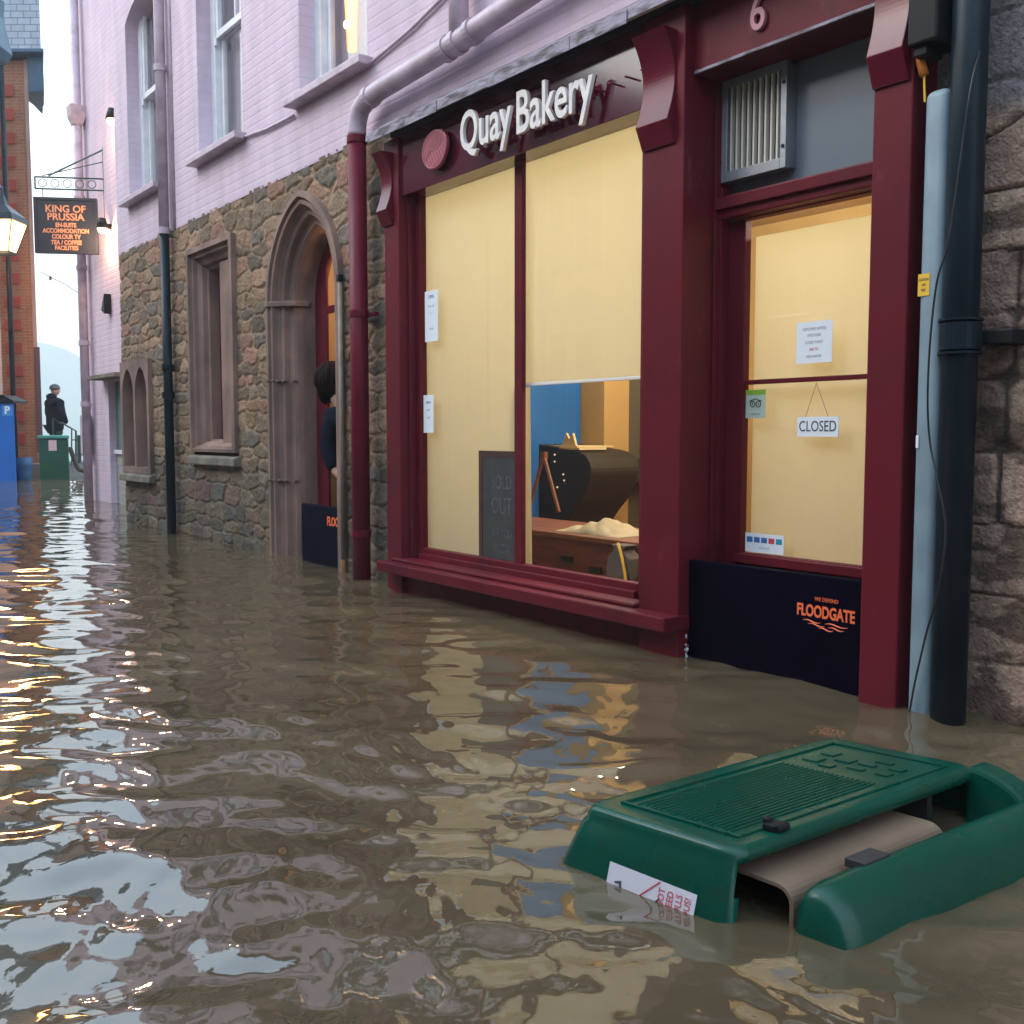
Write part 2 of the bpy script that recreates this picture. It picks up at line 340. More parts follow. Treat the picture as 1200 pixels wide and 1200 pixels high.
def plate(name, m, outer, holes, depth, mt, parent=None, bev=0.0, **k):
    """flat board with holes: polygons in local xy, thickness along local -z, via a filled 2D curve"""
    cu = bpy.data.curves.new('tmp', 'CURVE'); cu.dimensions = '2D'; cu.fill_mode = 'BOTH'; cu.extrude = depth/2
    for pts in [outer] + holes:
        sp = cu.splines.new('POLY'); sp.points.add(len(pts)-1)
        for i, p in enumerate(pts): sp.points[i].co = (p[0], p[1], 0, 1)
        sp.use_cyclic_u = True
    ob = bpy.data.objects.new('tmp', cu); COL.objects.link(ob)
    me = bpy.data.meshes.new_from_object(ob.evaluated_get(bpy.context.evaluated_depsgraph_get()))
    bpy.data.objects.remove(ob)
    me.transform(mt @ Matrix.Translation((0, 0, -depth/2)))
    me.name = name; me.materials.clear()
    return tag(finish(me, name, m, parent, False, bev), **k)

def text(name, s, size, ext, m, mt, parent, sx=1.0, align='CENTER', off=0.0, space=1.0, shear=0.0, mback=None, bold=0.0):
    cu = bpy.data.curves.new('tmp', 'FONT'); cu.body = s; cu.size = size; cu.extrude = ext; cu.align_x = align; cu.align_y = 'CENTER'
    cu.space_character = space; cu.shear = shear; cu.offset = bold; cu.resolution_u = 4; cu.space_line = 1.0
    ob = bpy.data.objects.new('tmp', cu); COL.objects.link(ob)
    me = bpy.data.meshes.new_from_object(ob.evaluated_get(bpy.context.evaluated_depsgraph_get()))
    bpy.data.objects.remove(ob)
    me.transform(mt @ Matrix.Diagonal((sx, 1, 1, 1)))
    me.name = name; me.materials.clear()
    return finish(me, name, m, parent)

FR = Matrix.Rotation(math.pi/2, 4, 'X')                    # local xy -> facade (x, z), local z -> out of the wall (-Y)
def fm(x, y, z): return Matrix.Translation((x, y, z)) @ FR
YR = Matrix.Rotation(YAW, 4, 'Z')
def cm(v): return Matrix.Translation(v) @ YR @ FR          # a board square to the camera's heading

def arch_pts(x0, x1, z0, zs, za, n=14):
    """pointed arch outline from the left foot over the apex to the right foot"""
    xm = (x0+x1)/2; w = (x1-x0); h = za-zs
    # arcs centred on the spring line: radius so that the arc from (x0,zs) reaches (xm,za)
    r = ((w/2)**2 + h*h)/(w)
    cx = x0 + r
    a1 = math.atan2(h, xm-cx)
    L = [(x0, z0)] + [(cx + r*math.cos(math.pi + (a1-math.pi)*i/n), zs + r*math.sin(math.pi + (a1-math.pi)*i/n)) for i in range(n+1)]
    Rr = [(x0+x1-p[0], p[1]) for p in L[:-1]][::-1]
    return L + Rr
def seg_arch(x0, x1, z0, zs, rise, n=10):
    w = x1-x0; r = (w*w/4 + rise*rise)/(2*rise); a = math.asin(w/2/r)
    return [(x0, z0)] + [((x0+x1)/2 + r*math.sin(-a+2*a*i/n), zs + rise - r + r*math.cos(-a+2*a*i/n)) for i in range(n+1)] + [(x1, z0)]

# numpy value noise and rubble height field ---------------------------------
def vnoise(x, y, seed):
    rs = np.random.RandomState(seed); T = rs.rand(256, 256)
    xi = np.floor(x).astype(int); yi = np.floor(y).astype(int); fx = x-xi; fy = y-yi
    fx = fx*fx*(3-2*fx); fy = fy*fy*(3-2*fy)
    g = lambda i, j: T[i % 256, j % 256]
    return (g(xi,yi)*(1-fx)+g(xi+1,yi)*fx)*(1-fy) + (g(xi,yi+1)*(1-fx)+g(xi+1,yi+1)*fx)*fy
def fbm(x, y, seed, o=4):
    v = 0; a = .5; s = 0
    for i in range(o): v = v + a*vnoise(x*2**i, y*2**i, seed+i); s += a; a *= .5
    return v/s

def rubble(name, x0, x1, z0, z1, step, course, width, palette, mortar, m, mask, seed, relief=.035, label=None, cat=None, anis=.6, joint=.010, parent=None, yb=DW, stain=None, warp=.05, pn=3.2, zj=.25, tone=(1.22,1.0,.84)):
    rs = np.random.RandomState(seed)
    nx = int((x1-x0)/step)+1; nz = int((z1-z0)/step)+1
    X, Z = np.meshgrid(np.linspace(x0, x1, nx), np.linspace(z0, z1, nz))
    sx, sz, cid = [], [], []
    z = z0-.1
    while z < z1+.2:
        h = course*rs.uniform(*((.5, 1.6) if zj > .1 else (.8, 1.25))); x = x0-.3+rs.uniform(0, width)
        while x < x1+.3:
            ww = width*rs.uniform(.5, 1.6)
            sx.append(x+ww/2); sz.append(z+h/2 + rs.uniform(-zj, zj)*h); x += ww
        z += h
    sx = np.array(sx); sz = np.array(sz)
    Xw = X + (fbm(X*5, Z*5, seed+7)-.5)*warp*2; Zw = Z + (fbm(X*5+40, Z*5, seed+17)-.5)*warp*1.6
    F1 = np.full(X.size, 9.); F2 = np.full(X.size, 9.); ID = np.zeros(X.size, int)
    xr, zr = Xw.ravel(), Zw.ravel()
    for k in range(len(sx)):
        sel = np.abs(zr-sz[k]) < course*3
        idx = np.nonzero(sel & (np.abs(xr-sx[k]) < width*2.5))[0]
        d = ((np.abs(xr[idx]-sx[k])*anis)**pn + np.abs(zr[idx]-sz[k])**pn)**(1/pn)
        nearer = d < F1[idx]
        j = idx[nearer]; F2[j] = F1[j]; F1[j] = d[nearer]; ID[j] = k
        j = idx[~nearer]; F2[j] = np.minimum(F2[j], d[~nearer])
    ed = ((F2-F1)/2).reshape(X.shape); ID = ID.reshape(X.shape)
    e = np.clip((ed-joint*.4)/(joint*1.5), 0, 1); e = e*e*(3-2*e)
    pr = rs.uniform(.45, 1.0, len(sx)); tx = rs.uniform(-.25, .25, len(sx)); tz = rs.uniform(-.35, .35, len(sx))
    pr = .55+.45*pr
    hgt = relief*(e*pr[ID]*(1 + tx[ID]*(Xw-sx[ID])/width*2 + tz[ID]*(Zw-sz[ID])/course) ) + relief*1.0*(fbm(X*12, Z*22, seed+3, 6)-.5) + relief*.45*(fbm(X*40, Z*55, seed+5, 3)-.5)
    pal = np.array(palette); ci = rs.randint(0, len(pal), len(sx)); br = rs.uniform(.7, 1.3, len(sx))
    C = pal[ci[ID]] * br[ID][..., None] * (.75+.5*fbm(X*9, Z*14, seed+9))[..., None]
    mo = np.array(mortar)*(.7+.6*fbm(X*6, Z*6, seed+21))[..., None]
    e2 = np.clip((ed-joint*.4)/(joint*.9), 0, 1)[..., None]
    C = mo*(1-e2) + C*e2
    if stain is not None: C = stain(C, X, Z, e)
    keep = mask(X, Z) if mask else np.ones(X.shape, bool)
    vid = np.arange(X.size).reshape(X.shape)
    kq = keep[:-1,:-1] & keep[1:,:-1] & keep[:-1,1:] & keep[1:,1:]
    q = np.stack([vid[:-1,:-1], vid[:-1,1:], vid[1:,1:], vid[1:,:-1]], -1)[kq]
    co = np.stack([X, yb-hgt, Z], -1).reshape(-1, 3)
    used = np.unique(q); rm = np.zeros(X.size, int); rm[used] = np.arange(len(used)); q = rm[q]; co = co[used]; C = C.reshape(-1, 3)[used]
    me = mesh_np(name, co, q)
    C = C*np.array(tone)
    ca = me.color_attributes.new('Col', 'FLOAT_COLOR', 'POINT')
    ca.data.foreach_set('color', np.concatenate([C, np.ones((len(C), 1))], 1).astype(np.float32).ravel())
    return tag(finish(me, name, m, parent, smooth=True, origin=((x0+x1)/2, yb, z0) if parent is None else None), label, cat)

def mesh_np(name, co, q):
    me = bpy.data.meshes.new(name); me.vertices.add(len(co)); me.vertices.foreach_set('co', co.astype(np.float32).ravel())
    k = q.shape[1]
    me.loops.add(q.size); me.loops.foreach_set('vertex_index', q.astype(np.int32).ravel())
    me.polygons.add(len(q)); me.polygons.foreach_set('loop_start', (np.arange(len(q))*k).astype(np.int32))
    try: me.polygons.foreach_set('loop_total', np.full(len(q), k, np.int32))
    except Exception: pass
    me.update(calc_edges=True); me.validate(); return me

def curve_pt(path, n=8):
    """catmull-rom through points"""
    p = [Vector(a) for a in path]; p = [p[0]*2-p[1]] + p + [p[-1]*2-p[-2]]; out = []
    for i in range(1, len(p)-2):
        for k in range(n):
            t = k/n; a, b, c, d = p[i-1], p[i], p[i+1], p[i+2]
            out.append(.5*((2*b) + (c-a)*t + (2*a-5*b+4*c-d)*t*t + (3*b-a-3*c+d)*t**3))
    out.append(p[-2]); return out

# ------------------------------------------------------------------ WATER (one sheet to the horizon)
def build_water():
    rs = np.random.RandomState(11)
    thv = np.concatenate([np.linspace(-30.5, 30.5, 820), np.linspace(31, 329, 150)])
    th = np.radians(thv) + math.pi/2 + YAW
    r = np.concatenate([[0.0001], np.geomspace(.35, 1.2, 40)[:-1], np.geomspace(1.2, 70, 720), np.geomspace(80, 5000, 25)])
    TH, RR = np.meshgrid(th, r)
    X = RR*np.cos(TH); Y = RR*np.sin(TH); H = np.zeros_like(X)
    dr = np.maximum(RR*.0057, .004)
    wx = (fbm(X*.8+90, Y*.8+70, 3)-.5)*.55; wy = (fbm(X*.8+30, Y*.8+20, 8)-.5)*.55
    def band(lams, slope, spread, main):
        nonlocal H
        for lam in lams:
            for _ in range(1):
                k = 2*math.pi/lam; a = main + rs.normal(0, spread); ph = rs.uniform(0, 6.28)
                amp = slope/k/math.sqrt(len(lams)/2)
                att = np.exp(-(dr/lam*2.4)**2)
                s = np.sin(k*((X+wx)*math.cos(a)+(Y+wy)*math.sin(a))+ph)
                H += amp*att*s
    main = math.pi/2 + YAW
    band(rs.uniform(.7, 1.8, 8), .028, .5, main)
    band(rs.uniform(.26, .5, 20), .066, .34, main)
    band(rs.uniform(.13, .25, 26), .066, .50, main)
    band(rs.uniform(.055, .12, 24), .034, .8, main)
    band(rs.uniform(.03, .055, 20), .020, .9, main)
    patch = np.clip(.62 + 1.3*(fbm(X*.7+11, Y*.7+5, 41)-.3), .62, 1.25)
    H *= patch
    co = np.stack([X, Y, H], -1).reshape(-1, 3)
    nr, nth = X.shape; vid = np.arange(X.size).reshape(X.shape)
    nxt = np.roll(vid, -1, axis=1)
    q = np.stack([vid[:-1], nxt[:-1], nxt[1:], vid[1:]], -1).reshape(-1, 4)[:, ::-1]
    me = mesh_np('flood_water', co, q[:, ::-1])
    m = bpy.data.materials.new('muddy_water'); m.use_nodes = True
    t = m.node_tree; b = t.nodes['Principled BSDF']
    b.inputs['Roughness'].default_value = .025; b.inputs['IOR'].default_value = 1.8
    tc = t.nodes.new('ShaderNodeTexCoord')
    n1 = t.nodes.new('ShaderNodeTexNoise'); n1.inputs['Scale'].default_value = 1.1; n1.inputs['Detail'].default_value = 5
    t.links.new(tc.outputs['Object'], n1.inputs['Vector'])
    mr = t.nodes.new('ShaderNodeMapRange'); mr.inputs[1].default_value = .35; mr.inputs[2].default_value = .65; t.links.new(n1.outputs[0], mr.inputs[0])
    mx = t.nodes.new('ShaderNodeMix'); mx.data_type = 'RGBA'; mx.inputs['A'].default_value = (.078,.056,.032,1); mx.inputs['B'].default_value = (.108,.080,.047,1)
    t.links.new(mr.outputs[0], mx.inputs['Factor']); t.links.new(mx.outputs['Result'], b.inputs['Base Color'])
    n2 = t.nodes.new('ShaderNodeTexNoise'); n2.inputs['Scale'].default_value = 16; n2.inputs['Detail'].default_value = 3; n2.inputs['Distortion'].default_value = .6
    t.links.new(tc.outputs['Object'], n2.inputs['Vector'])
    bp = t.nodes.new('ShaderNodeBump'); bp.inputs['Strength'].default_value = .045; bp.inputs['Distance'].default_value = .012
    t.links.new(n2.outputs[0], bp.inputs['Height']); t.links.new(bp.outputs[0], b.inputs['Normal'])
    me.polygons.foreach_set('use_smooth', [True]*len(me.polygons))
    return tag(finish(me, 'flood_water', m, None, origin=(0,0,0)), kind='structure')
build_water()

# ------------------------------------------------------------------ key facade coordinates
XC = P(146, 500).x                      # left corner of the stone ground floor
XA = P(107, 500, -.726).x               # far end of the lilac annex
Z_BAND = 2.99                           # lilac paint starts here
ZTOP = 7.6
XS0 = P(452, 450, .16).x                # shop front, left edge of the left pilaster
XP0, XP1 = P(751, 450, .16).x, P(798, 450, .16).x      # middle pilaster
XR0, XR1 = P(1015, 450, .16).x, P(1060, 450, .16).x    # right pilaster
print('XC', XC, 'XA', XA, 'XS0', XS0, 'XP', XP0, XP1, 'XR', XR0, XR1)

# arch door numbers
AX0, AX1 = P(321, 500).x, P(407, 500).x
AZS, AZA = 2.04, P(361, 222).z
# stone window
WX0, WX1 = P(226, 400).x, P(279, 400).x
WZ0, WZ1 = P(252, 545).z, P(252, 283).z
LX0, LX1 = P(148, 500).x, P(181, 500).x
LZ0, LZ1 = P(165, 560).z, P(165, 422).z

# ------------------------------------------------------------------ LILAC UPPER BUILDING
W1 = (P(151, 150).x, P(189, 150).x); W2 = (P(233, 100).x, P(285.5, 100).x); W3 = (P(352, 60).x, P(432.5, 60).x)
house = thing('lilac_house', 'lilac painted house over the stone ground floor, with white sash windows', 'house', (-7.5, DW, 0))
SIZ = 3.50
ZH = P(150, 27).z; print('ZH', ZH)
holes = [seg_arch(W1[0], W1[1], SIZ, ZH, .16), seg_arch(W2[0], W2[1], SIZ, ZH, .16), seg_arch(W3[0], W3[1], SIZ, ZH, .16)]
XE = 3.0
plate('upper_wall', M['pink'], [(XC-.02, Z_BAND), (XE, Z_BAND), (XE, ZTOP), (XC-.02, ZTOP)], holes, .24, fm(0, DW-.012, 0), house)
box('roof_edge', M['bluefascia'], house, XC-.1, XE, DW-.25, DW+3, ZTOP, ZTOP+.25)
box('end_wall', M['pink_plain'], house, XC-.02, XC+.2, DW+.3, DW+4, 0, ZTOP-.01)
def sash(x0, x1, k):
    ys = DW+.12                                  # face of the sash box
    w = MB()
    w.box(x0-.02, x0+.10, ys, ys+.10, SIZ, 5.7); w.box(x1-.06, x1+.02, ys, ys+.10, SIZ, 5.7)
    w.box(x0+.10, x1-.06, ys, ys+.10, SIZ, SIZ+.07)
    f = w.build('window', M['white'], house, bev=.004)
    zm = P((x0, 0)[0] and 0 or 0, 0).z if False else {0: 4.62, 1: 4.62, 2: 4.62}[k]
    xa, xb = x0+.10, x1-.06
    l = MB(); yl = ys+.055
    l.box(xa, xa+.05, yl, yl+.04, SIZ+.07, zm); l.box(xb-.05, xb, yl, yl+.04, SIZ+.07, zm)
    l.box(xa+.05, xb-.05, yl, yl+.04, SIZ+.07, SIZ+.15); l.box(xa+.05, xb-.05, yl, yl+.04, zm-.05, zm)
    l.build('lower_sash', M['white'], f, bev=.003)
    u = MB(); yu = ys+.012
    u.box(xa, xa+.05, yu, yu+.04, zm-.04, 5.7); u.box(xb-.05, xb, yu, yu+.04, zm-.04, 5.7)
    u.box(xa+.05, xb-.05, yu, yu+.04, zm-.04, zm+.02)
    u.box((xa+xb)/2-.012, (xa+xb)/2+.012, yu+.006, yu+.034, zm+.02, 5.7)
    u.box(xa-.0, xa+.04, yu-.02, yu-.001, zm-.11, zm-.04)
    u.build('upper_sash', M['white'], f, bev=.003)
    MB().box(xa+.03, xb-.03, yl+.018, yl+.022, SIZ+.1, 5.6).build('glass_pane', M['glass_up'], f)
    MB().box(xa-.1, xb+.1, yl+.10, yl+.104, SIZ, 5.8).build('net_curtain', M['net'], f)
    s = MB(); s.box(x0-.07, x1+.07, DW-.12, DW+.12, SIZ-.058, SIZ)
    s.build('sill', M['pink_pipe'], f, bev=.008)
for k, (a, b) in enumerate((W1, W2, W3)): sash(a, b, k)
# lit wall light seen through the right upper window
p = Q(412, 27, 1); d = ray(412, 27); q = CL + d*((DW+.24)/d.y)
t = thing('wall_light', 'orange glowing lamp seen inside the upper sash window nearest the shop', 'lamp', q - Vector((0,0,.2)))
MB().tube([q+Vector((0,0,-.20)), q+Vector((0,0,.17))], [.035,.05], 12).build('lamp_shade', mat('glowing_shade', (.9,.5,.2), .5, emit=(1,.36,.07), estr=1.1), t, smooth=True)
MB().ball(q+Vector((0,-.03,-.02)), .035).build('bulb', mat('glow_bulb', (.9,.7,.4), .5, emit=(1,.75,.4), estr=3), t, smooth=True)

# annex, set back, further along
annex = thing('lilac_annex', 'set back lilac end of the house beside the alley, with boarded ground floor opening', 'house', (XC-2, DW+.73, 0))
YA = DW+.726
ax0, ax1 = P(128, 500, -.726).x, P(147, 500, -.726).x+.3
az0, az1 = P(128, 527, -.726).z, P(128, 447, -.726).z
plate('wall', M['pink'], [(XA, -.3), (XC+.1, -.3), (XC+.1, ZTOP-.03), (XA, ZTOP-.03)], [[(ax0, -.25), (ax1-.1, -.25), (ax1-.1, az1), (ax0, az1)]], .25, fm(0, YA, 0), annex)
box('side_wall', M['pink_plain'], annex, XA+.01, XA+.25, YA+.26, YA+4, -.3, ZTOP-.05)
box('shutter', M['greenglass'], annex, ax0, ax1-.1, YA+.10, YA+.14, az0, az1)
bb = MB()
zz = -.25
while zz < az0-.05:
    bb.box(ax0, ax1-.1, YA+.08+.004, YA+.13, zz, min(zz+.155, az0-.06)); zz += .16
bb.build('boarding', M['boards'], annex, bev=.006)
box('shutter_sill', M['white'], annex, ax0, ax1-.1, YA+.05, YA+.12, az0-.06, az0-.003)
box('hood', M['sand_pale'], annex, ax0-.25, ax1, YA-.22, YA-.002, az1+.02, az1+.08, bev=.01)
vt = P(127, 355, -.70)
MB().prism([(0, -.1), (.16, -.16), (.16, .12)], .10, fm(vt.x-.1, YA-.002, vt.z)).build('vent_cowl', M['black'], annex, bev=.005)
# lilac pipes at the far corner
pr = thing('corner_pipe', 'lilac painted downpipe with hopper head at the far corner of the lilac annex', 'pipe', (XA+.12, YA-.1, 0))
MB().tube([(XA+.13, YA-.10, -.3), (XA+.13, YA-.10, ZTOP)], .065, 14).build('pipe', M['pink_pipe'], pr, smooth=True)
hp = Q(104, 152, 16.2)
MB().loft([[(XA+.13-a, YA-.1-a, z), (XA+.13+a, YA-.1-a, z), (XA+.13+a, YA-.1+a*.9, z), (XA+.13-a, YA-.1+a*.9, z)] for a, z in ((.07, hp.z-.2), (.11, hp.z-.08), (.12, hp.z+.08))]).build('hopper', M['pink_pipe'], pr, bev=.01)
for zc in (1.4, 2.3, 3.4, 4.4):
    MB().tube([(XA+.13, YA-.10, zc), (XA+.13, YA-.10, zc+.07)], .08, 14).build('collar', M['pink_pipe'], pr, smooth=False)
mb = box('meter_box', M['pink_pipe'], None, XA-.18, XA+.05, YA-.12, YA+.15, P(103, 533, -.7).z, P(103, 486, -.7).z, bev=.02, label='lilac painted box fixed low on the far corner of the annex', cat='box')

# wall lamps on the annex (two, lit)
def wall_lamp(px, py, h, label, dark):
    q = P(px, py, -.726+.12)
    t = thing('wall_lamp', label, 'lamp', (q.x, q.y, q.z))
    MB().box(q.x-.03, q.x+.03, q.y+.02, q.y+.118, q.z-.02, q.z+.05).build('bracket', M['black'], t, bev=.006)
    MB().tube([(q.x, q.y, q.z+.12), (q.x, q.y, q.z-.02)], [.045, .085], 12).build('lamp_shade', M['black'], t, smooth=True)
    MB().tube([(q.x, q.y, q.z-.022), (q.x, q.y, q.z-.022-h)], [.07, .05], 12).build('bulb', M['bulb'], t, smooth=True)
    L = bpy.data.lights.new('lamp_light', 'POINT'); L.energy = 26; L.color = (1, .6, .32); L.shadow_soft_size = .06
    lo = bpy.data.objects.new('lamp_light', L); COL.objects.link(lo); lo.parent = t; lo.location = (0, -.02, -.022-h-.08)
wall_lamp(131, 138, .06, 'black lit wall lamp high on the lilac annex above the hanging sign', True)
wall_lamp(120, 266, .05, 'lit wall lamp low on the lilac annex just right of the hanging sign', True)

# KING OF PRUSSIA sign
sq = Q(78, 265, 14.6)
W, H = 69/1200*14.6, 63/1200*14.6
sg = thing('hanging_sign', 'square charcoal pub sign with salmon letters hanging from an iron bracket over the alley', 'sign', (sq.x, sq.y, sq.z-H/2))
B = Matrix.Translation(sq) @ Matrix.Rotation(YAW+R(8), 4, 'Z') @ FR
MB().box(-W/2, W/2, -H/2, H/2, -.03, .03, B).build('board', M['signboard'], sg, bev=.004)
e = MB()
for a in ((-W/2, W/2, H/2-.035, H/2), (-W/2, W/2, -H/2, -H/2+.035), (-W/2, -W/2+.035, -H/2+.035, H/2-.035), (W/2-.035, W/2, -H/2+.035, H/2-.035)):
    e.box(a[0], a[1], a[2], a[3], .03, .045, B)
e.build('frame', M['signboard'], sg)
for s, yy, sz in (('KING OF', .225, .135), ('PRUSSIA', .115, .135), ('EN-SUITE', .005, .082), ('ACCOMMODATION', -.075, .082), ('COLOUR TV', -.155, .082), ('TEA / COFFEE', -.235, .082), ('FACILITIES', -.31, .082)):
    text('lettering', s, sz, .003, M['gold'], B @ Matrix.Translation((0, yy, .035)), sg, sx=1.0 if sz > .1 else .82, bold=.003)
wl = P(120, 190, -.726)
br = MB()
tl = B @ Vector((-W/2+.02, H/2+.12, 0)); tr = B @ Vector((W/2+.10, H/2+.12, 0)); tl2 = tl+Vector((0,0,.16)); tr2 = tr+Vector((0,0,.16))
for a, b2 in ((tl, tr), (tl2, tr2), (tl, tl2), (tr+Vector((0,0,-.8)), tr+Vector((0,0,.6)))): br.tube([a, b2], .012, 6)
br.tube([B @ Vector((-W/2+.2, H/2+.3, 0)), tr+Vector((0,0,.56))], .012, 6)
br.tube([B @ Vector((-W/2+.12, H/2+.3, 0)), wl+Vector((0,0,.0))], .007, 6)
for i in range(5):
    c = tl.lerp(tr, (i+.6)/5.6)+Vector((0,0,.08)); ux = (tr-tl).normalized()
    br.tube([c + ux*(.055*math.cos(a)) + Vector((0,0,.055*math.sin(a))) for a in [2*math.pi*j/12 for j in range(13)]], .006, 5, cap=False)
for xx in (-W/2+.12, W/2-.12): br.tube([B @ Vector((xx, H/2, 0)), B @ Vector((xx, H/2+.12, 0))], .007, 6)
br.tube([tr, Vector((wl.x, YA, tr.z))], .012, 6); br.tube([tr2, Vector((wl.x, YA, tr2.z))], .012, 6)
br.build('bracket', M['iron'], sg)

# blackened downpipe between lilac and stone
dp = P(197, 450, .08)
t = thing('downpipe', 'downpipe lilac above and blue black below, between the lancet window and the stone window', 'pipe', (dp.x, dp.y, 0))
MB().tube([(dp.x, dp.y, Z_BAND), (dp.x, dp.y, ZTOP)], .050, 14).build('upper_pipe', M['pink_pipe'], t, smooth=True)
MB().tube([(dp.x, dp.y, -.3), (dp.x, dp.y, Z_BAND)], .046, 14).build('lower_pipe', M['darkpipe'], t, smooth=True)
for zc in (1.35, 1.62, 2.95, 4.5):
    MB().tube([(dp.x, dp.y, zc), (dp.x, dp.y, zc+.06)], .060, 14).build('collar', M['darkpipe'] if zc < 2.9 else M['pink_pipe'], t)
MB().tube([(dp.x+.13, DW-.02, Z_BAND), (dp.x+.13, DW-.02, ZTOP)], .018, 8).build('cable', M['pink_pipe'], t, smooth=True)

# thin painted cable between the sills
t = MB()
a = Vector((W2[1]+.05, DW-.03, SIZ-.04)); b = Vector((W3[0]-.07, DW-.03, SIZ-.10)); c = Vector((W3[1]+.07, DW-.03, SIZ-.05)); d = Vector((P(545, 5).x, DW-.03, 3.62))
t.tube([a, a.lerp(b, .5)+Vector((0,0,-.015)), b], .012, 6); t.tube([c, c.lerp(d, .5)+Vector((0,0,-.02)), d, d+Vector((3,0,.03))], .012, 6)
t.build('wall_cable', M['pink_pipe'], smooth=True, label='lilac painted cable clipped between the upper window sills', cat='cable')

# ------------------------------------------------------------------ STONE GROUND FLOOR
stone_pal = [(.165,.130,.092), (.150,.125,.095), (.100,.088,.068), (.200,.140,.105), (.215,.160,.120), (.125,.100,.070), (.180,.115,.090), (.120,.115,.105), (.185,.15,.11), (.145,.115,.078)]
def stain(C, X, Z, e):
    lim = .78 + .25*(fbm(X*2.2, Z*2.2, 91)-.5) - .25*np.clip((-10.9-X)*1.2, 0, 1)
    k = np.clip((lim-Z)/.06, 0, 1)[..., None]*(X > XC-.5)[..., None]
    dark = C*np.array([.55,.62,.68]) + np.array([.006,.008,.010])
    moss = np.clip((fbm(X*3, Z*3, 55)-.52)*5, 0, 1)[..., None]*np.clip((1.6-Z)/1.2, 0, 1)[..., None]*.6
    C = C*(1-k) + dark*k
    return C*(1-moss*.5) + np.array([.11,.10,.035])*moss*.5
def in_arch(X, Z, x0, x1, zs, za, g=0.0):
    w = (x1-x0)/2; h = za-zs; r = (w*w+h*h)/(2*w)
    b = (X > x0+g) & (X < x1-g) & (Z <= zs)
    return b | ((Z > zs) & (np.hypot(X-(x0+r), Z-zs) < r-g) & (np.hypot(X-(x1-r), Z-zs) < r-g))
def smask(X, Z):
    k = ~in_arch(X, Z, AX0, AX1, AZS, AZA, .05)
    k &= ~((X > WX0+.05) & (X < WX1-.04) & (Z > WZ0+.03) & (Z < WZ1-.03))
    k &= ~((X > LX0+.05) & (X < LX1-.05) & (Z > LZ0+.05) & (Z < LZ1-.1))
    k &= ~(((X > XS0+.06)) & (Z < 2.95))
    k &= X > XC + .03*(fbm(Z*9, Z*0, 4)-.5)*2
    return k
sw = thing('stone_wall', 'rubble stone ground floor wall with gothic openings under the lilac house', 'wall', (-9, DW, 0))
rubble('stone_face', XC-.04, XS0+.12, -.25, Z_BAND+.02, .0105, .118, .27, stone_pal, (.215,.175,.130), M['stone'], smask, 5, relief=.014, stain=stain, joint=.006, warp=.055, anis=.42, pn=4.5, parent=sw)
box('corner_return', M['sand_pale'], sw, XC-.03, XC+.05, DW+.02, DW+.73, -.25, Z_BAND, bev=.01)
# backing behind the openings
box('backing', M['dark_in'], sw, XC+.06, AX0-.25, DW+.36, DW+.4, -.2, Z_BAND)

# moulded arch door surround --------------------------------------------------
def sweep_arch(name, x0, x1, z0, zs, za, prof, m, parent, sides=(True, True), zfoot=None):
    """prof: (inset from the outer outline, proudness n)"""
    w = (x1-x0)/2; h = za-zs; r0 = (w*w+h*h)/(2*w)
    N = 16; cols = []
    for (o, n) in prof:
        pts = []
        r = r0-o; cx = x0+r0
        # inner arc meets the centre line at
        a_end = math.acos((cx-(x0+w))/r)
        L = [(x0+o, z0)] + [(cx-r*math.cos(a_end*i/N), zs + r*math.sin(a_end*i/N)) for i in range(N+1)]
        Rr = [(x0+x1-p[0], p[1]) for p in L[:-1]][::-1]
        cols.append([(p[0], DW-n, p[1]) for p in L+Rr])
    mb = MB(); g = [[mb.bm.verts.new(v) for v in c] for c in cols]
    for a, b in zip(g, g[1:]):
        for i in range(len(a)-1): mb.bm.faces.new((a[i], a[i+1], b[i+1], b[i]))
    ob = mb.build(name, m, parent)
    return ob
ds = thing('arched_doorway', 'pointed sandstone arch doorway with maroon frame, in the stone wall left of the maroon drainpipe', 'doorway', ((AX0+AX1)/2, DW, 0))
prof = [(-.0, -.05), (0,.055),(.045,.06),(.052,.035),(.062,.028),(.075,.045),(.095,.040),(.105,.0),(.125,-.025),(.15,-.02),(.165,-.03),(.175,-.075),(.20,-.09),(.225,-.085),(.24,-.11),(.25,-.15),(.255,-.36)]
sweep_arch('arch_surround', AX0, AX1, -.25, AZS, AZA, prof, M['sand'], ds)
imp = MB()
for sgn, xx in ((1, AX0),):
    pr2 = [(AX0-.012, .065), (AX0+.06, .07), (AX0+.12, .03), (AX0+.18, -.01), (AX0+.265, -.08), (AX0+.275, -.2), (AX0+.2, -.3), (AX0, -.1)]
    imp.prism([(a, -(DW-n)) for a, n in pr2], .045, Matrix.Translation((0, 0, AZS-.03)) @ Matrix.Diagonal((1, -1, 1, 1)))
imp.build('impost', M['sand'], ds, bev=.008)
jj = MB()
for zj in (.62, 1.42):
    for o_, n_ in ((.0,.06),(.05,.045),(.10,.02),(.15,-.01),(.2,-.07)): jj.box(AX0+o_-.003, AX0+o_+.052, DW-n_-.006, DW-n_+.03, zj, zj+.009)
jj.build('joint', M['sand_pale'], ds)
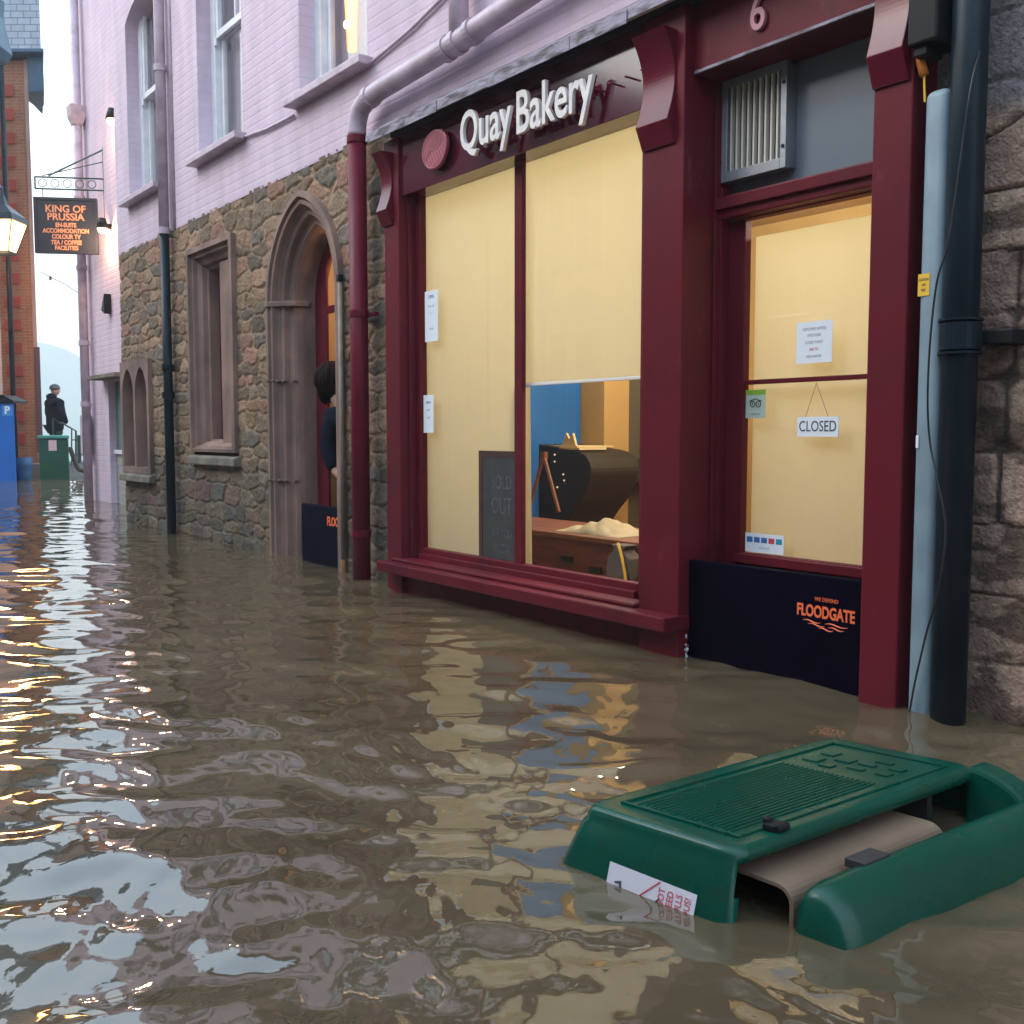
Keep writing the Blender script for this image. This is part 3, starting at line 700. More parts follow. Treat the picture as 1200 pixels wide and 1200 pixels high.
# maroon frame inside the arch
FY = DW+.26
fx0, fx1 = AX0+.25, AX1-.25+.25
fr_ = MB()
xl = P(369, 500, -.26).x; xl2 = P(385, 500, -.26).x
fr_.box(xl-.03, xl2-.012, FY, FY+.022, -.2, 2.35)
zt = P(388, 362, -.26).z
fr_.box(xl2-.012, AX1+.1, FY+.002, FY+.020, zt-.03, zt+.03)
fr_.build('door_frame', M['red'], ds, bev=.006)
# curved maroon head
w = (AX1-AX0)/2; r0 = (w*w+(AZA-AZS)**2)/(2*w)
def arc(o, N=14):
    r = r0-o; cx = AX0+r0; ae = math.acos((cx-(AX0+w))/r); return [(cx-r*math.cos(ae*i/N), AZS+r*math.sin(ae*i/N)) for i in range(N+1)]
ha, hb = arc(.25), arc(.36)
hm = MB(); hm.prism(ha+hb[::-1], .022, fm(0, FY+.022, 0)); hm.build('frame_head', M['red'], ds)
MB().box(AX0+.1, AX1+.2, DW+.75, DW+.78, P(388, 430, -.75).z-.2, 2.75).build('lit_glazing', M['amber'], ds)
MB().box(AX0+.1, AX1+.2, DW+.72, DW+.76, -.2, P(388, 430, -.75).z-.2).build('door_panel', M['cream_wall'], ds, bev=.004)
box('hall_side', M['cream_wall'], ds, AX0+.05, AX0+.1, DW+.34, DW+.9, -.2, 2.9)
box('hall_side', M['cream_wall'], ds, AX1+.25, AX1+.3, DW+.34, DW+.9, -.2, 2.9)
box('hall_ceiling', M['cream_wall'], ds, AX0, AX1+.3, DW+.36, DW+.9, 2.9, 2.95)
L = bpy.data.lights.new('hall_light', 'POINT'); L.energy = 5; L.color = (1,.62,.3); L.shadow_soft_size = .12
lo = bpy.data.objects.new('hall_light', L); COL.objects.link(lo); lo.location = ((AX0+AX1)/2+.2, DW+.55, 2.3)
# pale conduit on the right jamb
cx = P(400.5, 500, .07).x
t = thing('conduit', 'thin beige conduit running down the right edge of the arched doorway', 'conduit', (cx, DW-.06, 0))
MB().tube([(cx, DW-.07, .1), (cx, DW-.07, P(399, 330, .07).z)], .017, 10).build('tube', mat('beige_conduit', (.27,.22,.17), .7, col2=(.18,.14,.11), nscale=8), t, smooth=True)
MB().box(cx-.02, cx+.02, DW-.09, DW-.05, P(399, 330, .07).z, P(399, 330, .07).z+.05).build('cap', M['darkpipe'], t, bev=.004)
MB().tube([(cx, DW-.07, -.2), (cx, DW-.07, .1)], .024, 10).build('rusty_foot', mat('rust', (.16,.07,.03), .8), t, smooth=True)

# stone window ------------------------------------------------------------
sw2 = thing('stone_window', 'tall square headed sandstone window with maroon frame between downpipe and arched doorway', 'window', ((WX0+WX1)/2, DW, WZ0))
def rect_loft(x0, x1, z0, z1, prof, name, m, parent):
    cols = [[(x0+o, DW-n, z0+o*.6), (x0+o, DW-n, z1-o), (x1-o, DW-n, z1-o), (x1-o, DW-n, z0+o*.6)] for o, n in prof]
    MB().loft(cols, True, False).build(name, m, parent)
rect_loft(WX0, WX1, WZ0+.12, WZ1, [(0,-.05),(0,.05),(.05,.055),(.06,.02),(.09,.015),(.10,-.02),(.15,-.05),(.165,-.09),(.19,-.10),(.20,-.22)], 'surround', M['sand'], sw2)
mx0, mx1 = P(260, 450, -.05).x, P(277, 450, -.05).x
box('mullion', M['sand'], sw2, mx0, mx1+.05, DW+.045, DW+.20, WZ0+.15, WZ1-.17, bev=.02)
r0_, r1_ = P(250, 450, -.19).x, P(259.5, 450, -.19).x
box('frame', M['red'], sw2, r0_, r1_+.1, DW+.19, DW+.215, WZ0+.12, WZ1-.15)
box('blocking', M['sand'], sw2, WX0+.1, r0_, DW+.195, DW+.225, WZ0+.12, WZ1-.15)
MB().prism([(DW-.08, WZ0), (DW-.075, WZ0+.075), (DW+.2, WZ0+.15), (DW+.2, WZ0)], (WX1-WX0)+.06, Matrix.Translation((WX0-.03, 0, 0)) @ Matrix(((0,0,1,0),(1,0,0,0),(0,1,0,0),(0,0,0,1)))).build('sill', M['sand_pale'], sw2, bev=.012)
# lancet pair --------------------------------------------------------------
lw = thing('lancet_window', 'small pair of blocked pointed sandstone lancets at the far left end of the stone wall', 'window', ((LX0+LX1)/2, DW, LZ0))
lm = (LX0+LX1)/2; g = .045
h1 = arch_pts(LX0+.07, lm-.03, LZ0+.12, LZ1-.36, LZ1-.08); h2 = arch_pts(lm+.03, LX1-.07, LZ0+.12, LZ1-.36, LZ1-.08)
plate('tracery', M['sand'], [(LX0, LZ0+.05), (LX1, LZ0+.05), (LX1, LZ1), (LX0, LZ1)], [h1, h2], .17, fm(0, DW-.055, 0), lw, bev=.012)
box('infill', M['sand'], lw, LX0+.04, LX1-.04, DW+.12, DW+.16, LZ0+.05, LZ1-.02)
MB().prism([(DW-.09, LZ0-.04), (DW-.085, LZ0+.03), (DW+.1, LZ0+.12), (DW+.1, LZ0-.04)], (LX1-LX0)+.06, Matrix.Translation((LX0-.03, 0, 0)) @ Matrix(((0,0,1,0),(1,0,0,0),(0,1,0,0),(0,0,0,1)))).build('sill', M['sand_pale'], lw, bev=.012)

# small flood board in the arch
fx = P(353, 620, -.02).x; fx2 = AX1-.02
fz0, fz1 = -.15, P(356, 590, -.02).z
fb = thing('flood_board', 'small navy flood board with cut off orange lettering, standing in the arched doorway', 'flood board', ((fx+fx2)/2, DW+.03, 0))
MB().box(fx, fx2, DW+.02, DW+.06, fz0, fz1).build('panel', M['gate_navy'], fb, bev=.012)
tp = P(383.5, 611, -.02)
text('lettering', 'FLOODGATE', .092, .001, M['ink_orange'], fm(tp.x, DW+.018, tp.z), fb, sx=.8, align='LEFT', bold=.003)

# ------------------------------------------------------------------ MAROON DRAINPIPE with lilac elbow
px_ = P(421.5, 450, .12)
dpx, dpy = px_.x, DW-.12
t = thing('drainpipe', 'maroon drainpipe left of the shop that turns lilac and runs along above the shop cornice', 'pipe', (dpx, dpy, 0))
zb = P(421, 158, .12).z
MB().tube([(dpx, dpy, -.3), (dpx, dpy, zb)], .062, 18).build('lower_pipe', M['red_pipe'], t, smooth=True)
for zc in (P(421, 628, .12).z, P(421, 372, .12).z, zb-.05): MB().tube([(dpx, dpy, zc), (dpx, dpy, zc+.045)], .0685, 18).build('collar', M['red_pipe'], t)
MB().box(dpx-.07, dpx+.13, dpy+.05, dpy+.08, P(421, 372, .12).z+.005, P(421, 372, .12).z+.03).build('clamp', M['red_pipe'], t)
x1_ = P(540, 66, .12)
path = curve_pt([(dpx, dpy, zb), (dpx+.01, dpy, zb+.08), (dpx+.06, dpy, zb+.16), (dpx+.16, dpy, zb+.20)], 4)
zh = P(480, 100, .12).z
path += [Vector((dpx+.3, dpy, zb+.215)), Vector((x1_.x, dpy, zb+.25)), Vector((x1_.x+2.4, dpy, zb+.42)), Vector((x1_.x+5, dpy, zb+.56))]
MB().tube(path, .062, 18).build('upper_pipe', M['pink_pipe'], t, smooth=True)
def coll(pt, nx, r=.072, l=.045): return MB().tube([pt, Vector(pt)+Vector((l, 0, l*.08))], r, 18).build('collar', M['pink_pipe'], t)
coll((dpx+.17, dpy, zb+.202), 0); 
for kx in (-.16, -.05, .10): coll((x1_.x+kx, dpy, zb+.25+kx*.07), 0)
MB().tube([(x1_.x-.02, dpy, zb+.25), (x1_.x-.02, dpy, zb+.6), (x1_.x-.02, dpy+.02, ZTOP)], .058, 16).build('branch_pipe', M['pink_pipe'], t, smooth=True)
MB().tube([(x1_.x-.02, dpy, zb+.58), (x1_.x-.02, dpy, zb+.64)], .07, 16).build('collar', M['pink_pipe'], t)

# ------------------------------------------------------------------ SHOP
shop = thing('bakery_shopfront', 'maroon wooden bakery shopfront with tall lit display window and scroll brackets', 'shopfront', ((XS0+XR1)/2, DW, 0))
SILLN = .26
zs_f = P(620, 697, SILLN).z; 
ZSILL = .205
# glass extents
gx0, gxm0, gxm1, gx1 = P(495.5, 500, .035).x, P(603, 500, .045).x, P(612, 500, .045).x, P(752, 500, .035).x
gz0 = P(620, 662, .035).z; gz1 = P(620, 181, .035).z
print('glass', gx0, gx1, gz0, gz1, 'zs', zs_f)
FZ0 = P(620, 176, .14).z; FZ1 = P(620, 90, .14).z
CZ = P(620, 70, .25).z
print('fascia', FZ0, FZ1, 'cornice', CZ)
dgz = P(900, 85, .10).z
DXL, DXR = XP1, XR0+.03
# pilasters
box('pilaster', M['red'], shop, XS0, P(469, 500, .16).x, DW-.16, DW+.1, -.3, FZ1-.01, bev=.006)
box('pilaster', M['red'], shop, XP0, XP1, DW-.16, DW+.18, -.3, FZ1-.0, bev=.006)
box('pilaster', M['red'], shop, XR0, XR1, DW-.16, DW+.12, -.3, FZ1-.0, bev=.006)
pm = MB(); 
xf = P(469, 500, .16).x
# inner frame moulding, left
pm.box(xf, gx0-.05, DW-.10, DW+.06, ZSILL-.02, gz1+.12); pm.box(gx0-.05, gx0, DW-.05, DW+.0, ZSILL, gz1+.1)
pm.box(gx0, gx1, DW-.05, DW+.0, ZSILL-.0, gz0); pm.box(gx0, gx1, DW-.075, DW-.0505, ZSILL, gz0-.035)
pm.box(gx0, XP0, DW-.045, DW-.0, gz1, gz1+.12)
pm.box(gx1, XP0, DW-.05, DW+.0, ZSILL, gz1)
pm.box(gxm0, gxm1, DW-.048, DW-.018, gz0, gz1)
pm.build('window_frame', M['red'], shop, bev=.005)
# sill and stall riser
xsl = P(441, 665, SILLN).x; xsr = XP1+.012
s = MB(); s.box(xsl, xsr, DW-SILLN, DW-.08, ZSILL-.085, ZSILL-.018); s.box(xsl+.06, XP0-.002, DW-SILLN+.07, DW-.07, ZSILL-.018, ZSILL+.004); s.build('sill', M['red'], shop, bev=.008)
box('stall_riser', M['red'], shop, P(469, 500, .16).x-.001, XP0+.001, DW-.13, DW+.05, -.3, ZSILL-.06)
# fascia
XF0 = P(464, 200, .14).x
box('fascia_board', M['fascia'], shop, XF0, XP0-.001, DW-.14, DW+.02, FZ0, FZ1+.004, bev=.003)
# door fascia
dfz0 = P(900, 55, .10).z
DX0_, DX1_ = XP1-.002, XR0+.002
box('door_fascia', M['red'], shop, DX0_, DX1_, DW-.10, DW+.16, dfz0, FZ1+.004, bev=.004)
box('fascia_bead', M['lead'], shop, DX0_+.01, DX1_-.01, DW-.112, DW-.1005, dfz0-.002, dfz0+.010, bev=0)
# cornice
XCN = P(428, 156, .25).x
c = MB(); c.prism([(DW-.25, CZ-.03), (DW-.25, CZ+.01), (DW-.014, CZ+.17), (DW-.014, CZ+.11)], XR1+.06-XCN, Matrix.Translation((XCN, 0, 0)) @ Matrix(((0,0,1,0),(1,0,0,0),(0,1,0,0),(0,0,0,1))))
c.build('cornice', M['lead'], shop, bev=.004)
box('cornice_bed', M['dark_wood'], shop, XF0-.05, XR1+.04, DW-.155, DW-.015, FZ1+.005, FZ1+.04, bev=.01)
random.seed(4)
fl = MB(); x = XCN+.05
while x < XP0:
    l = random.uniform(.25, .7); fl.box(x, x+l, DW-.254-random.uniform(0,.004), DW-.251, CZ-.036-random.uniform(0,.012), CZ+.012+random.uniform(0,.006)); x += l+random.uniform(.0,.02)
fl.build('peeling_flashing', M['lead'], shop)
# scroll brackets
def bracket(x0, x1, zt, zb_, nmax):
    h = zt-zb_
    pr = [(DW-.10, zt), (DW-nmax, zt)]
    for i in range(25):
        t_ = i/24
        pr.append((DW-(nmax-.060*math.sin(math.pi*t_**.9)-.030*t_), zt - h*.80*t_))
    pr += [(DW-.172, zb_), (DW-.10, zb_)]
    MB().prism(pr, x1-x0, Matrix.Translation((x0, 0, 0)) @ Matrix(((0,0,1,0),(1,0,0,0),(0,1,0,0),(0,0,0,1)))).build('bracket', M['red_worn'], shop, bev=.004)
ZB1 = P(770, 170, .2).z; ZT1 = P(755, 30, .3).z
bracket(XP0+.005, XP1-.05, ZT1, ZB1, .245)
bracket(XS0-.012, XF0-.006, ZT1, P(455, 262, .2).z, .245)
bracket(XR0+.0, XR1-.012, ZT1, P(1035, 98, .2).z, .245)
# glass panes
MB().box(gx0, gxm0, DW-.037, DW-.034, gz0, gz1).build('glass_pane', M['glass'], shop)
MB().box(gxm1, gx1, DW-.037, DW-.034, gz0, gz1).build('glass_pane', M['glass'], shop)

# recess side + door ------------------------------------------------------
DN = -.13
xj = P(850, 400, DN+.02).x
box('door_jamb', M['red'], shop, XP1+.001, xj, DW+.03, DW+.19, -.3, dfz0+.05, bev=.006)
box('jamb_bead', M['red'], shop, xj-.04, xj+.012, DW+.06, DW+.031+.10, -.3, P(900, 213, DN).z, bev=.006)
box('door_jamb', M['red'], shop, XR0-.012, XR0+.03, DW+.06, DW+.19, -.3, dfz0+.05, bev=.004)
trz1 = P(860, 232, -.05).z; 
tz_top = P(900, 218, -.06).z; tz_bot = P(900, 250, -.10).z
box('transom', M['red'], shop, xj, XR0, DW+.05, DW+.19, tz_bot+.005, tz_top, bev=.006)
box('transom', M['red'], shop, xj, XR0, DW+.03, DW+.0495, tz_top-.06, tz_top-.01, bev=.004)
MB().box(xj, XR0, DW+.135, DW+.145, tz_top, dfz0+.02).build('transom_panel', M['frost'], shop)
door = thing('shop_door', 'maroon half glazed shop door with lit cream blind and CLOSED sign', 'door', ((xj+XR0)/2, DW+.13, 0))
dx0, dx1 = xj+.002, XR0-.014
ggx0 = P(873.5, 450, DN).x
gzA, gzB = P(940, 655, DN).z, P(940, 240, DN).z
d_ = MB(); yd0, yd1 = DW+.112, DW+.155
d_.box(dx0, ggx0, yd0, yd1, -.2, tz_bot); d_.box(dx1-.01, dx1, yd0, yd1, -.2, tz_bot)
d_.box(ggx0, dx1-.01, yd0, yd1, -.2, gzA); d_.box(ggx0, dx1-.01, yd0, yd1, gzB, tz_bot)
d_.build('frame', M['red'], door, bev=.004)
dm = P(940, 445, DN).z
db = MB(); db.box(ggx0, dx1-.01, yd0+.002, yd1-.01, dm-.010, dm+.010); db.build('glazing_bar', M['red'], door, bev=.003)
box('bottom_rail', M['red'], door, ggx0-.02, dx1-.012, yd0-.02, yd0-.001, gzA-.045, gzA-.005)
MB().box(ggx0, dx1-.01, DW+.133, DW+.136, gzA, gzB).build('glass_pane', M['glass'], door)
bz1 = P(940, 267, DN-.05).z
MB().box(ggx0+.0, dx1+.2, DW+.185, DW+.189, gzA-.1, bz1).build('blind', M['blind'], door)

# vent grille
v = thing('vent_grille', 'square metal vent grille with vertical cream blades above the shop door', 'vent', (P(880, 150, .02).x, DW-.02, P(880, 210, .02).z))
VN = -.065
vx0, vx1 = P(841, 150, VN).x, P(921, 150, VN).x; vz0, vz1 = P(880, 206, VN).z, P(880, 84, VN).z
yv = DW-VN
f = MB(); b_ = .045
f.box(vx0, vx0+b_+.01, yv, yv+.03, vz0, vz1); f.box(vx1-.03, vx1, yv, yv+.03, vz0, vz1)
f.box(vx0+b_+.01, vx1-.03, yv, yv+.03, vz0, vz0+.045); f.box(vx0+b_+.01, vx1-.03, yv, yv+.03, vz1-.035, vz1)
f.box(vx0+.01, vx1-.0, yv+.03, yv+.069, vz0+.005, vz0+.012); f.box(vx1-.008, vx1-.001, yv+.03, yv+.069, vz0+.012, vz1-.01)
f.build('frame', M['metal'], v, bev=.002)
MB().box(vx0+.02, vx1-.01, yv+.035, yv+.045, vz0+.02, vz1-.01).build('back', M['black'], v)
n = 9
for i in range(n):
    x = vx0+b_+.022+(vx1-.03-vx0-b_-.018)*i/n
    MB().box(x, x+.009, yv+.008, yv+.028, vz0+.0455, vz1-.0355).build('blade', M['blade'], v)
for (xx, zz2) in ((vx0+.02, vz0+.09), (vx1-.014, vz0+.09), (vx1-.014, vz1-.09)): MB().tube([(xx, yv-.004, zz2), (xx, yv, zz2)], .008, 8).build('screw', M['darkpipe'], v)

# signwriting ------------------------------------------------------------
lt = thing('shop_name_letters', 'raised cream shop name letters held off the glossy maroon fascia on studs', 'sign', (P(620, 140, .14).x, DW-.2, P(620, 150, .14).z))
lc = P(570, 143, .22); 
def raised(s, p0, width_px_to, size, sx):
    a = P(*p0, .20)
    o1 = text('letter_faces', s, size, .010, M['letter'], fm(a.x, DW-.205, a.z), lt, sx=sx, align='LEFT', bold=.004)
    o2 = text('letter_backs', s, size, .004, M['letter_side'], fm(a.x, DW-.189, a.z), lt, sx=sx, align='LEFT', bold=.004)
    return a
raised('Quay', (541, 160), 0, .30, .72)
raised('Bakery', (606, 137), 0, .30, .72)
st = MB()
qa = P(541, 155, .20)
for i in range(14):
    x = qa.x+.05+i*.105
    for dz in (-.05,): MB().tube([(x, DW-.19, qa.z+dz), (x, DW-.139, qa.z+dz)], .005, 6).build('stud', M['letter_side'], lt)
st.bm.free()
# round plaque
pc = P(508, 175, .19)
pl = thing('bread_plaque', 'round maroon plaque engraved with a bread pattern, left of the raised shop name letters', 'sign', (pc.x, DW-.19, pc.z-.1))
ang = [2*math.pi*i/40 for i in range(40)]
MB().prism([(.135*math.cos(a)*(1+.03*math.sin(3*a)), .112*math.sin(a)) for a in ang], .022, fm(pc.x, DW-.165, pc.z)).build('disc', mat('plaque_maroon', (.27,.035,.06), .4, coat=.2), pl, bev=.004)
vein = MB()
PM = fm(pc.x, DW-.1885, pc.z)
vein.tube([PM @ Vector((-.10+.2*i/10, -.06+.12*i/10+.02*math.sin(i*.6), 0)) for i in range(11)], .0022, 5)
for i in range(9):
    bx, by = -.085+.17*i/8, -.05+.10*i/8
    for sg_ in (1, -1):
        L_ = .075*math.sqrt(max(.1, 1-((i-4)/5.2)**2))
        vein.tube([PM @ Vector((bx+t_*L_*(-.25*sg_+.35), by+sg_*t_*L_*1.0-.0*t_, 0)) for t_ in (0, .3, .6, 1)], .0018, 5)
vein.tube([PM @ Vector((.125*math.cos(a), .103*math.sin(a), 0)) for a in ang+[0]], .002, 5, cap=False)
vein.build('engraving', mat('plaque_line', (.52,.22,.24), .5), pl)
MB().tube([(pc.x, DW-.165, pc.z), (pc.x, DW-.139, pc.z)], .03, 10).build('stud', M['letter_side'], pl)
# number 6
n6 = P(887, 15, .12)
o = text('house_number', '6', .21, .008, M['num'], fm(n6.x, DW-.11, n6.z), None, sx=.8, bold=.002)
tag(o, 'faded pink number 6 fixed on the maroon board above the shop door', 'number')

# shop room -----------------------------------------------------------------
room = thing('shop_room', 'lit room behind the bakery window with blue side wall and cream pillar', 'room', (-4.5, DW+1.5, 0))
RX0, RX1, RY0, RY1, RZ1 = -6.55, -1.95, DW+.20, DW+3.6, 2.78
box('floor', M['redwood'], room, RX0, RX1, DW+.055, RY1, .02, .06, bev=0)
box('ceiling', M['warm_wall'], room, RX0, RX1, DW+.055, RY1, RZ1, RZ1+.05, bev=0)
box('back_wall', M['warm_wall'], room, RX0, RX1, RY1, RY1+.05, .0, RZ1+.05, bev=0)
box('side_wall', M['blue_wall'], room, RX0-.05, RX0, DW+.1, RY1, 0, RZ1+.05, bev=0)
box('side_wall', M['warm_wall'], room, RX1, RX1+.05, DW+.1, RY1, 0, RZ1+.05, bev=0)
box('front_return', M['warm_wall'], room, RX0, gx0-.05, DW+.062, DW+.1, .06, RZ1, bev=0)
def X_at(px, xw):                          # a point of the plane x = xw seen at column px
    d = ray(px, 520); return d.y/d.x*xw
pa, pb = X_at(708, RX0+.3), X_at(737, RX0+.3)
box('pillar', M['warm_wall'], room, RX0+.001, RX0+.3, pa, pb, .06, RZ1, bev=.005)
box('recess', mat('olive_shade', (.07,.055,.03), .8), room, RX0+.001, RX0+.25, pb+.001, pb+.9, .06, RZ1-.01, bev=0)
for lx, ly, e_ in ((-5.2, DW+1.7, 76), (-3.9, DW+1.8, 48), (-2.6, DW+1.6, 78)):
    L = bpy.data.lights.new('room_light', 'POINT'); L.energy = e_; L.color = (1, .95, .76); L.shadow_soft_size = .15
    lo = bpy.data.objects.new('room_light', L); COL.objects.link(lo); lo.location = (lx, ly, 2.35)
YB = DW+.004
bl = thing('window_blind', 'full length lit cream blind in the left pane of the bakery window', 'blind', ((gx0+gxm0)/2, YB, gz0))
MB().box(gx0-.04, gxm0+.03, YB, YB+.004, gz0-.06, gz1+.05).build('fabric', M['blind'], bl)
bl2 = thing('window_blind', 'half lowered cream blind in the right pane of the bakery window', 'blind', ((gxm1+gx1)/2, YB, gz0))
bzz = P(680, 445, -.004).z
MB().box(gxm1-.04, gx1+.12, YB, YB+.004, bzz, gz1+.05).build('fabric', M['blind'], bl2)
MB().box(gxm1-.04, gx1+.12, YB-.004, YB+.012, bzz-.016, bzz).build('bottom_bar', M['blind_bar'], bl2, bev=.003)
ca, cb2 = P(606, 560, -.03).x, P(622, 640, -.03).x
MB().prism([(ca, gz0-.05), (cb2, gz0-.05), (cb2-.02, bzz-.02), (ca, bzz-.02)], .01, fm(0, DW+.04, 0)).build('curtain_strip', M['blind'], room)
# chalkboard
k0 = P(562, 640, .015); k1 = P(604, 640, .015); kt = P(562, 529, .015).z; kb = gz0-.02
bd = thing('chalkboard', 'tall chalkboard with chalk lettering SOLD OUT leaning in the bakery window', 'chalkboard', ((k0.x+k1.x)/2, DW-.01, kb))
MB().box(k0.x, k1.x+.035, DW-.013, DW-.003, kb, kt).build('slate', M['slate'], bd)
kf = MB(); kf.box(k0.x-.005, k0.x+.030, DW-.0165, DW-.0131, kb, kt+.005); kf.box(k0.x+.030, k1.x+.035, DW-.0165, DW-.0131, kt-.03, kt+.005); kf.build('frame', M['brownframe'], bd)
kc = P(585, 570, .015)
for s_, dz, sz in (('SOLD', .0, .115), ('OUT', -.135, .14), ('SEE YOU', -.29, .075), ('SOON', -.38, .075)):
    text('chalk_writing', s_, sz, .0006, M['chalk'], fm(kc.x+.02, DW-.0140, kc.z+.02+dz), bd, sx=.68, bold=-.001*sz/.1*1.5)
# table, cloth, bag
ty = -.55
tA, tB = P(622, 612, ty), P(747, 628, ty)
tz = P(680, 628, -.42).z
tb = thing('display_table', 'orange wooden table with red brown drawer front behind the right window pane', 'table', ((tA.x+tB.x)/2, DW+.8, .06))
tx0, tx1 = -6.2, gx1+.35
MB().box(tx0, tx1, DW+.42, DW+1.05, tz-.03, tz).build('table_top', M['wood'], tb, bev=.004)
MB().box(tx0+.02, tx1-.02, DW+.45, DW+1.0, .06, tz-.031).build('cabinet', M['redwood'], tb)
cabs = MB()
for px in (664, 697):
    q = P(px, 655 if px == 664 else 668, -.44); MB().box(q.x-.05, q.x+.05, DW+.435, DW+.449, q.z-.018, q.z+.018).build('drawer_handle', M['darkbrown'], tb)
cabs.bm.free()
q0 = P(664, 620, -.6); q1 = P(738, 620, -.6)
N = 40; xs = np.linspace(q0.x, q1.x, N); ys = np.linspace(DW+.50, DW+.85, 24); XX, YY = np.meshgrid(xs, ys)
u = (XX-xs[0])/(xs[-1]-xs[0]); v_ = (YY-ys[0])/(ys[-1]-ys[0])
hh = (np.sin(u*math.pi)**.7)*(np.sin(v_*math.pi)**.6)*(.012+.022*np.exp(-((u-.55)/.2)**2)+.05*fbm(u*7, v_*4, 3)+.022*np.abs(np.sin(u*13+v_*5+3*fbm(u*4, v_*4, 9))))
vid = np.arange(XX.size).reshape(XX.shape)
qd = np.stack([vid[:-1,:-1], vid[:-1,1:], vid[1:,1:], vid[1:,:-1]], -1).reshape(-1, 4)
me = mesh_np('folded_cloth', np.stack([XX, YY, tz+.002+hh], -1).reshape(-1, 3), qd)
tag(finish(me, 'folded_cloth', M['cloth'], None, smooth=True), 'crumpled cream cloth lying on the orange table in the window', 'cloth')
bg = P(731, 655, -.32)
t = thing('paper_bag', 'grey paper bag with yellow ribbon in the bottom right of the window', 'bag', (bg.x, DW+.3, .06))
MB().loft([[(bg.x-a, DW+.28, z), (bg.x+a, DW+.28, z), (bg.x+a*.9, DW+.37, z), (bg.x-a*.9, DW+.37, z)] for a, z in ((.11, .07), (.105, .2), (.09, .33), (.035, .37), (.06, .40))]).build('sack', mat('grey_paper', (.08,.06,.045), .8, bump=.4), t, bev=.006)
MB().tube(curve_pt([(bg.x, DW+.275, .41), (bg.x+.03, DW+.27, .36), (bg.x+.07, DW+.265, .25), (bg.x+.08, DW+.262, .12)]), .009, 6).build('ribbon', M['yellow'], t)
# dark hull-like counter and papers
hy = -1.7
pts = [(616, 518), (640, 522), (680, 530), (692, 545), (691, 562), (682, 585), (668, 605), (663, 622), (664, 690), (616, 690)]
hp_ = [P(a, b, hy) for a, b in pts]
hl = thing('dark_counter', 'dark curved counter dotted with lights behind the table, in front of the blue wall', 'counter', (hp_[0].x, DW+1.9, .06))
MB().prism([(p.x, max(p.z, .06)) for p in curve_pt(hp_, 4)], .5, fm(0, DW+1.7+.5, 0)).build('body', M['darkbrown'], hl, bev=.008)
FLM = mat('small_lights', (.6,.5,.4), .5, emit=(1,.8,.5), estr=.3)
for a, b in ((650, 533), (650, 541), (660, 556), (661, 563), (625, 575), (653, 571)): MB().ball(P(a, b, hy+.01), .008, 1).build('fairy_light', FLM, hl)
q = P(655, 524, hy)
t = MB(); t.box(q.x-.22, q.x+.20, DW+1.72, DW+2.1, q.z+.0, q.z+.012); t.box(q.x+.0, q.x+.25, DW+1.70, DW+1.98, q.z-.02, q.z-.001)
t.prism([(0,0), (.05,.10), (.09,.05), (.13,.10), (.17,0)], .02, fm(q.x+.0, DW+1.75, q.z+.012))
t.build('paper_trays', M['paper_y'], label='cream paper trays stacked on the dark curved counter', cat='tray')
# orange easel
ea = P(637, 533, -.75)
t = thing('easel', 'thin orange wooden easel legs standing behind the table near the mullion', 'easel', (ea.x, DW+.75, .06))
for a, b in ((622, 590), (655, 600)):
    e1 = P(a, b, -.75); MB().tube([ea, e1], .013, 6).build('leg', M['wood'], t)
MB().box(ea.x-.02, ea.x+.02, DW+.74, DW+.77, ea.z-.03, ea.z+.02).build('head', M['wood'], t)
# boxes behind right: press/oven corner
q = P(727, 540, -2.2)
t = thing('brass_rail_unit', 'olive brass band and dark shelf on the cream pillar inside the bakery', 'shelf', (q.x, q.y, q.z-.1))
MB().box(RX0+.301, RX0+.34, pa-.05, pb+.02, P(725, 555, -2.2).z, P(725, 541, -2.2).z).build('band', mat('olive_brass', (.20,.14,.03), .35, metal=.6), t, bev=.004)
MB().box(RX0+.301, RX0+.5, pb-.12, pb+.5, P(725, 565, -2.2).z, P(725, 538, -2.2).z).build('shelf', M['darkbrown'], t, bev=.004)

# papers stuck on the window
def paper(px0, px1, py0, py1, n, label, lines, m=M['paper'], name='paper_notice', ink=M['ink_grey'], lh=.02, sx=.8, y=None):
    a = P((px0+px1)/2, (py0+py1)/2, n); w_ = (P(px1, py1, n).x-P(px0, py1, n).x); h_ = P(px0, py0, n).z-P(px0, py1, n).z
    t = thing(name, label, 'notice', (a.x, a.y, a.z-h_/2))
    MB().box(a.x-w_/2, a.x+w_/2, a.y-.0006, a.y+.0006, a.z-h_/2, a.z+h_/2).build('sheet', m, t)
    for (s_, dz, sz, mm) in lines:
        text('print', s_, sz, .0003, mm, fm(a.x, a.y-.0012, a.z+dz*h_), t, sx=sx)
    return t, a, w_, h_
paper(498, 513, 341, 400, .038, 'upper blue white paper notice taped in the left corner of the bakery window', [('OPEN', .38, .03, M['ink_blue']), ('MON - SAT', .2, .018, M['ink_grey']), ('8 - 5', .05, .018, M['ink_grey']), ('LOCAL', -.25, .02, M['ink_grey'])])
paper(496.5, 508, 463, 507, .038, 'lower blue white paper notice taped in the left corner of the bakery window', [('EVENTS', .3, .02, M['ink_blue']), ('QUAY', .1, .016, M['ink_grey']), ('LOOE', -.1, .016, M['ink_grey'])])
DGN = -.131
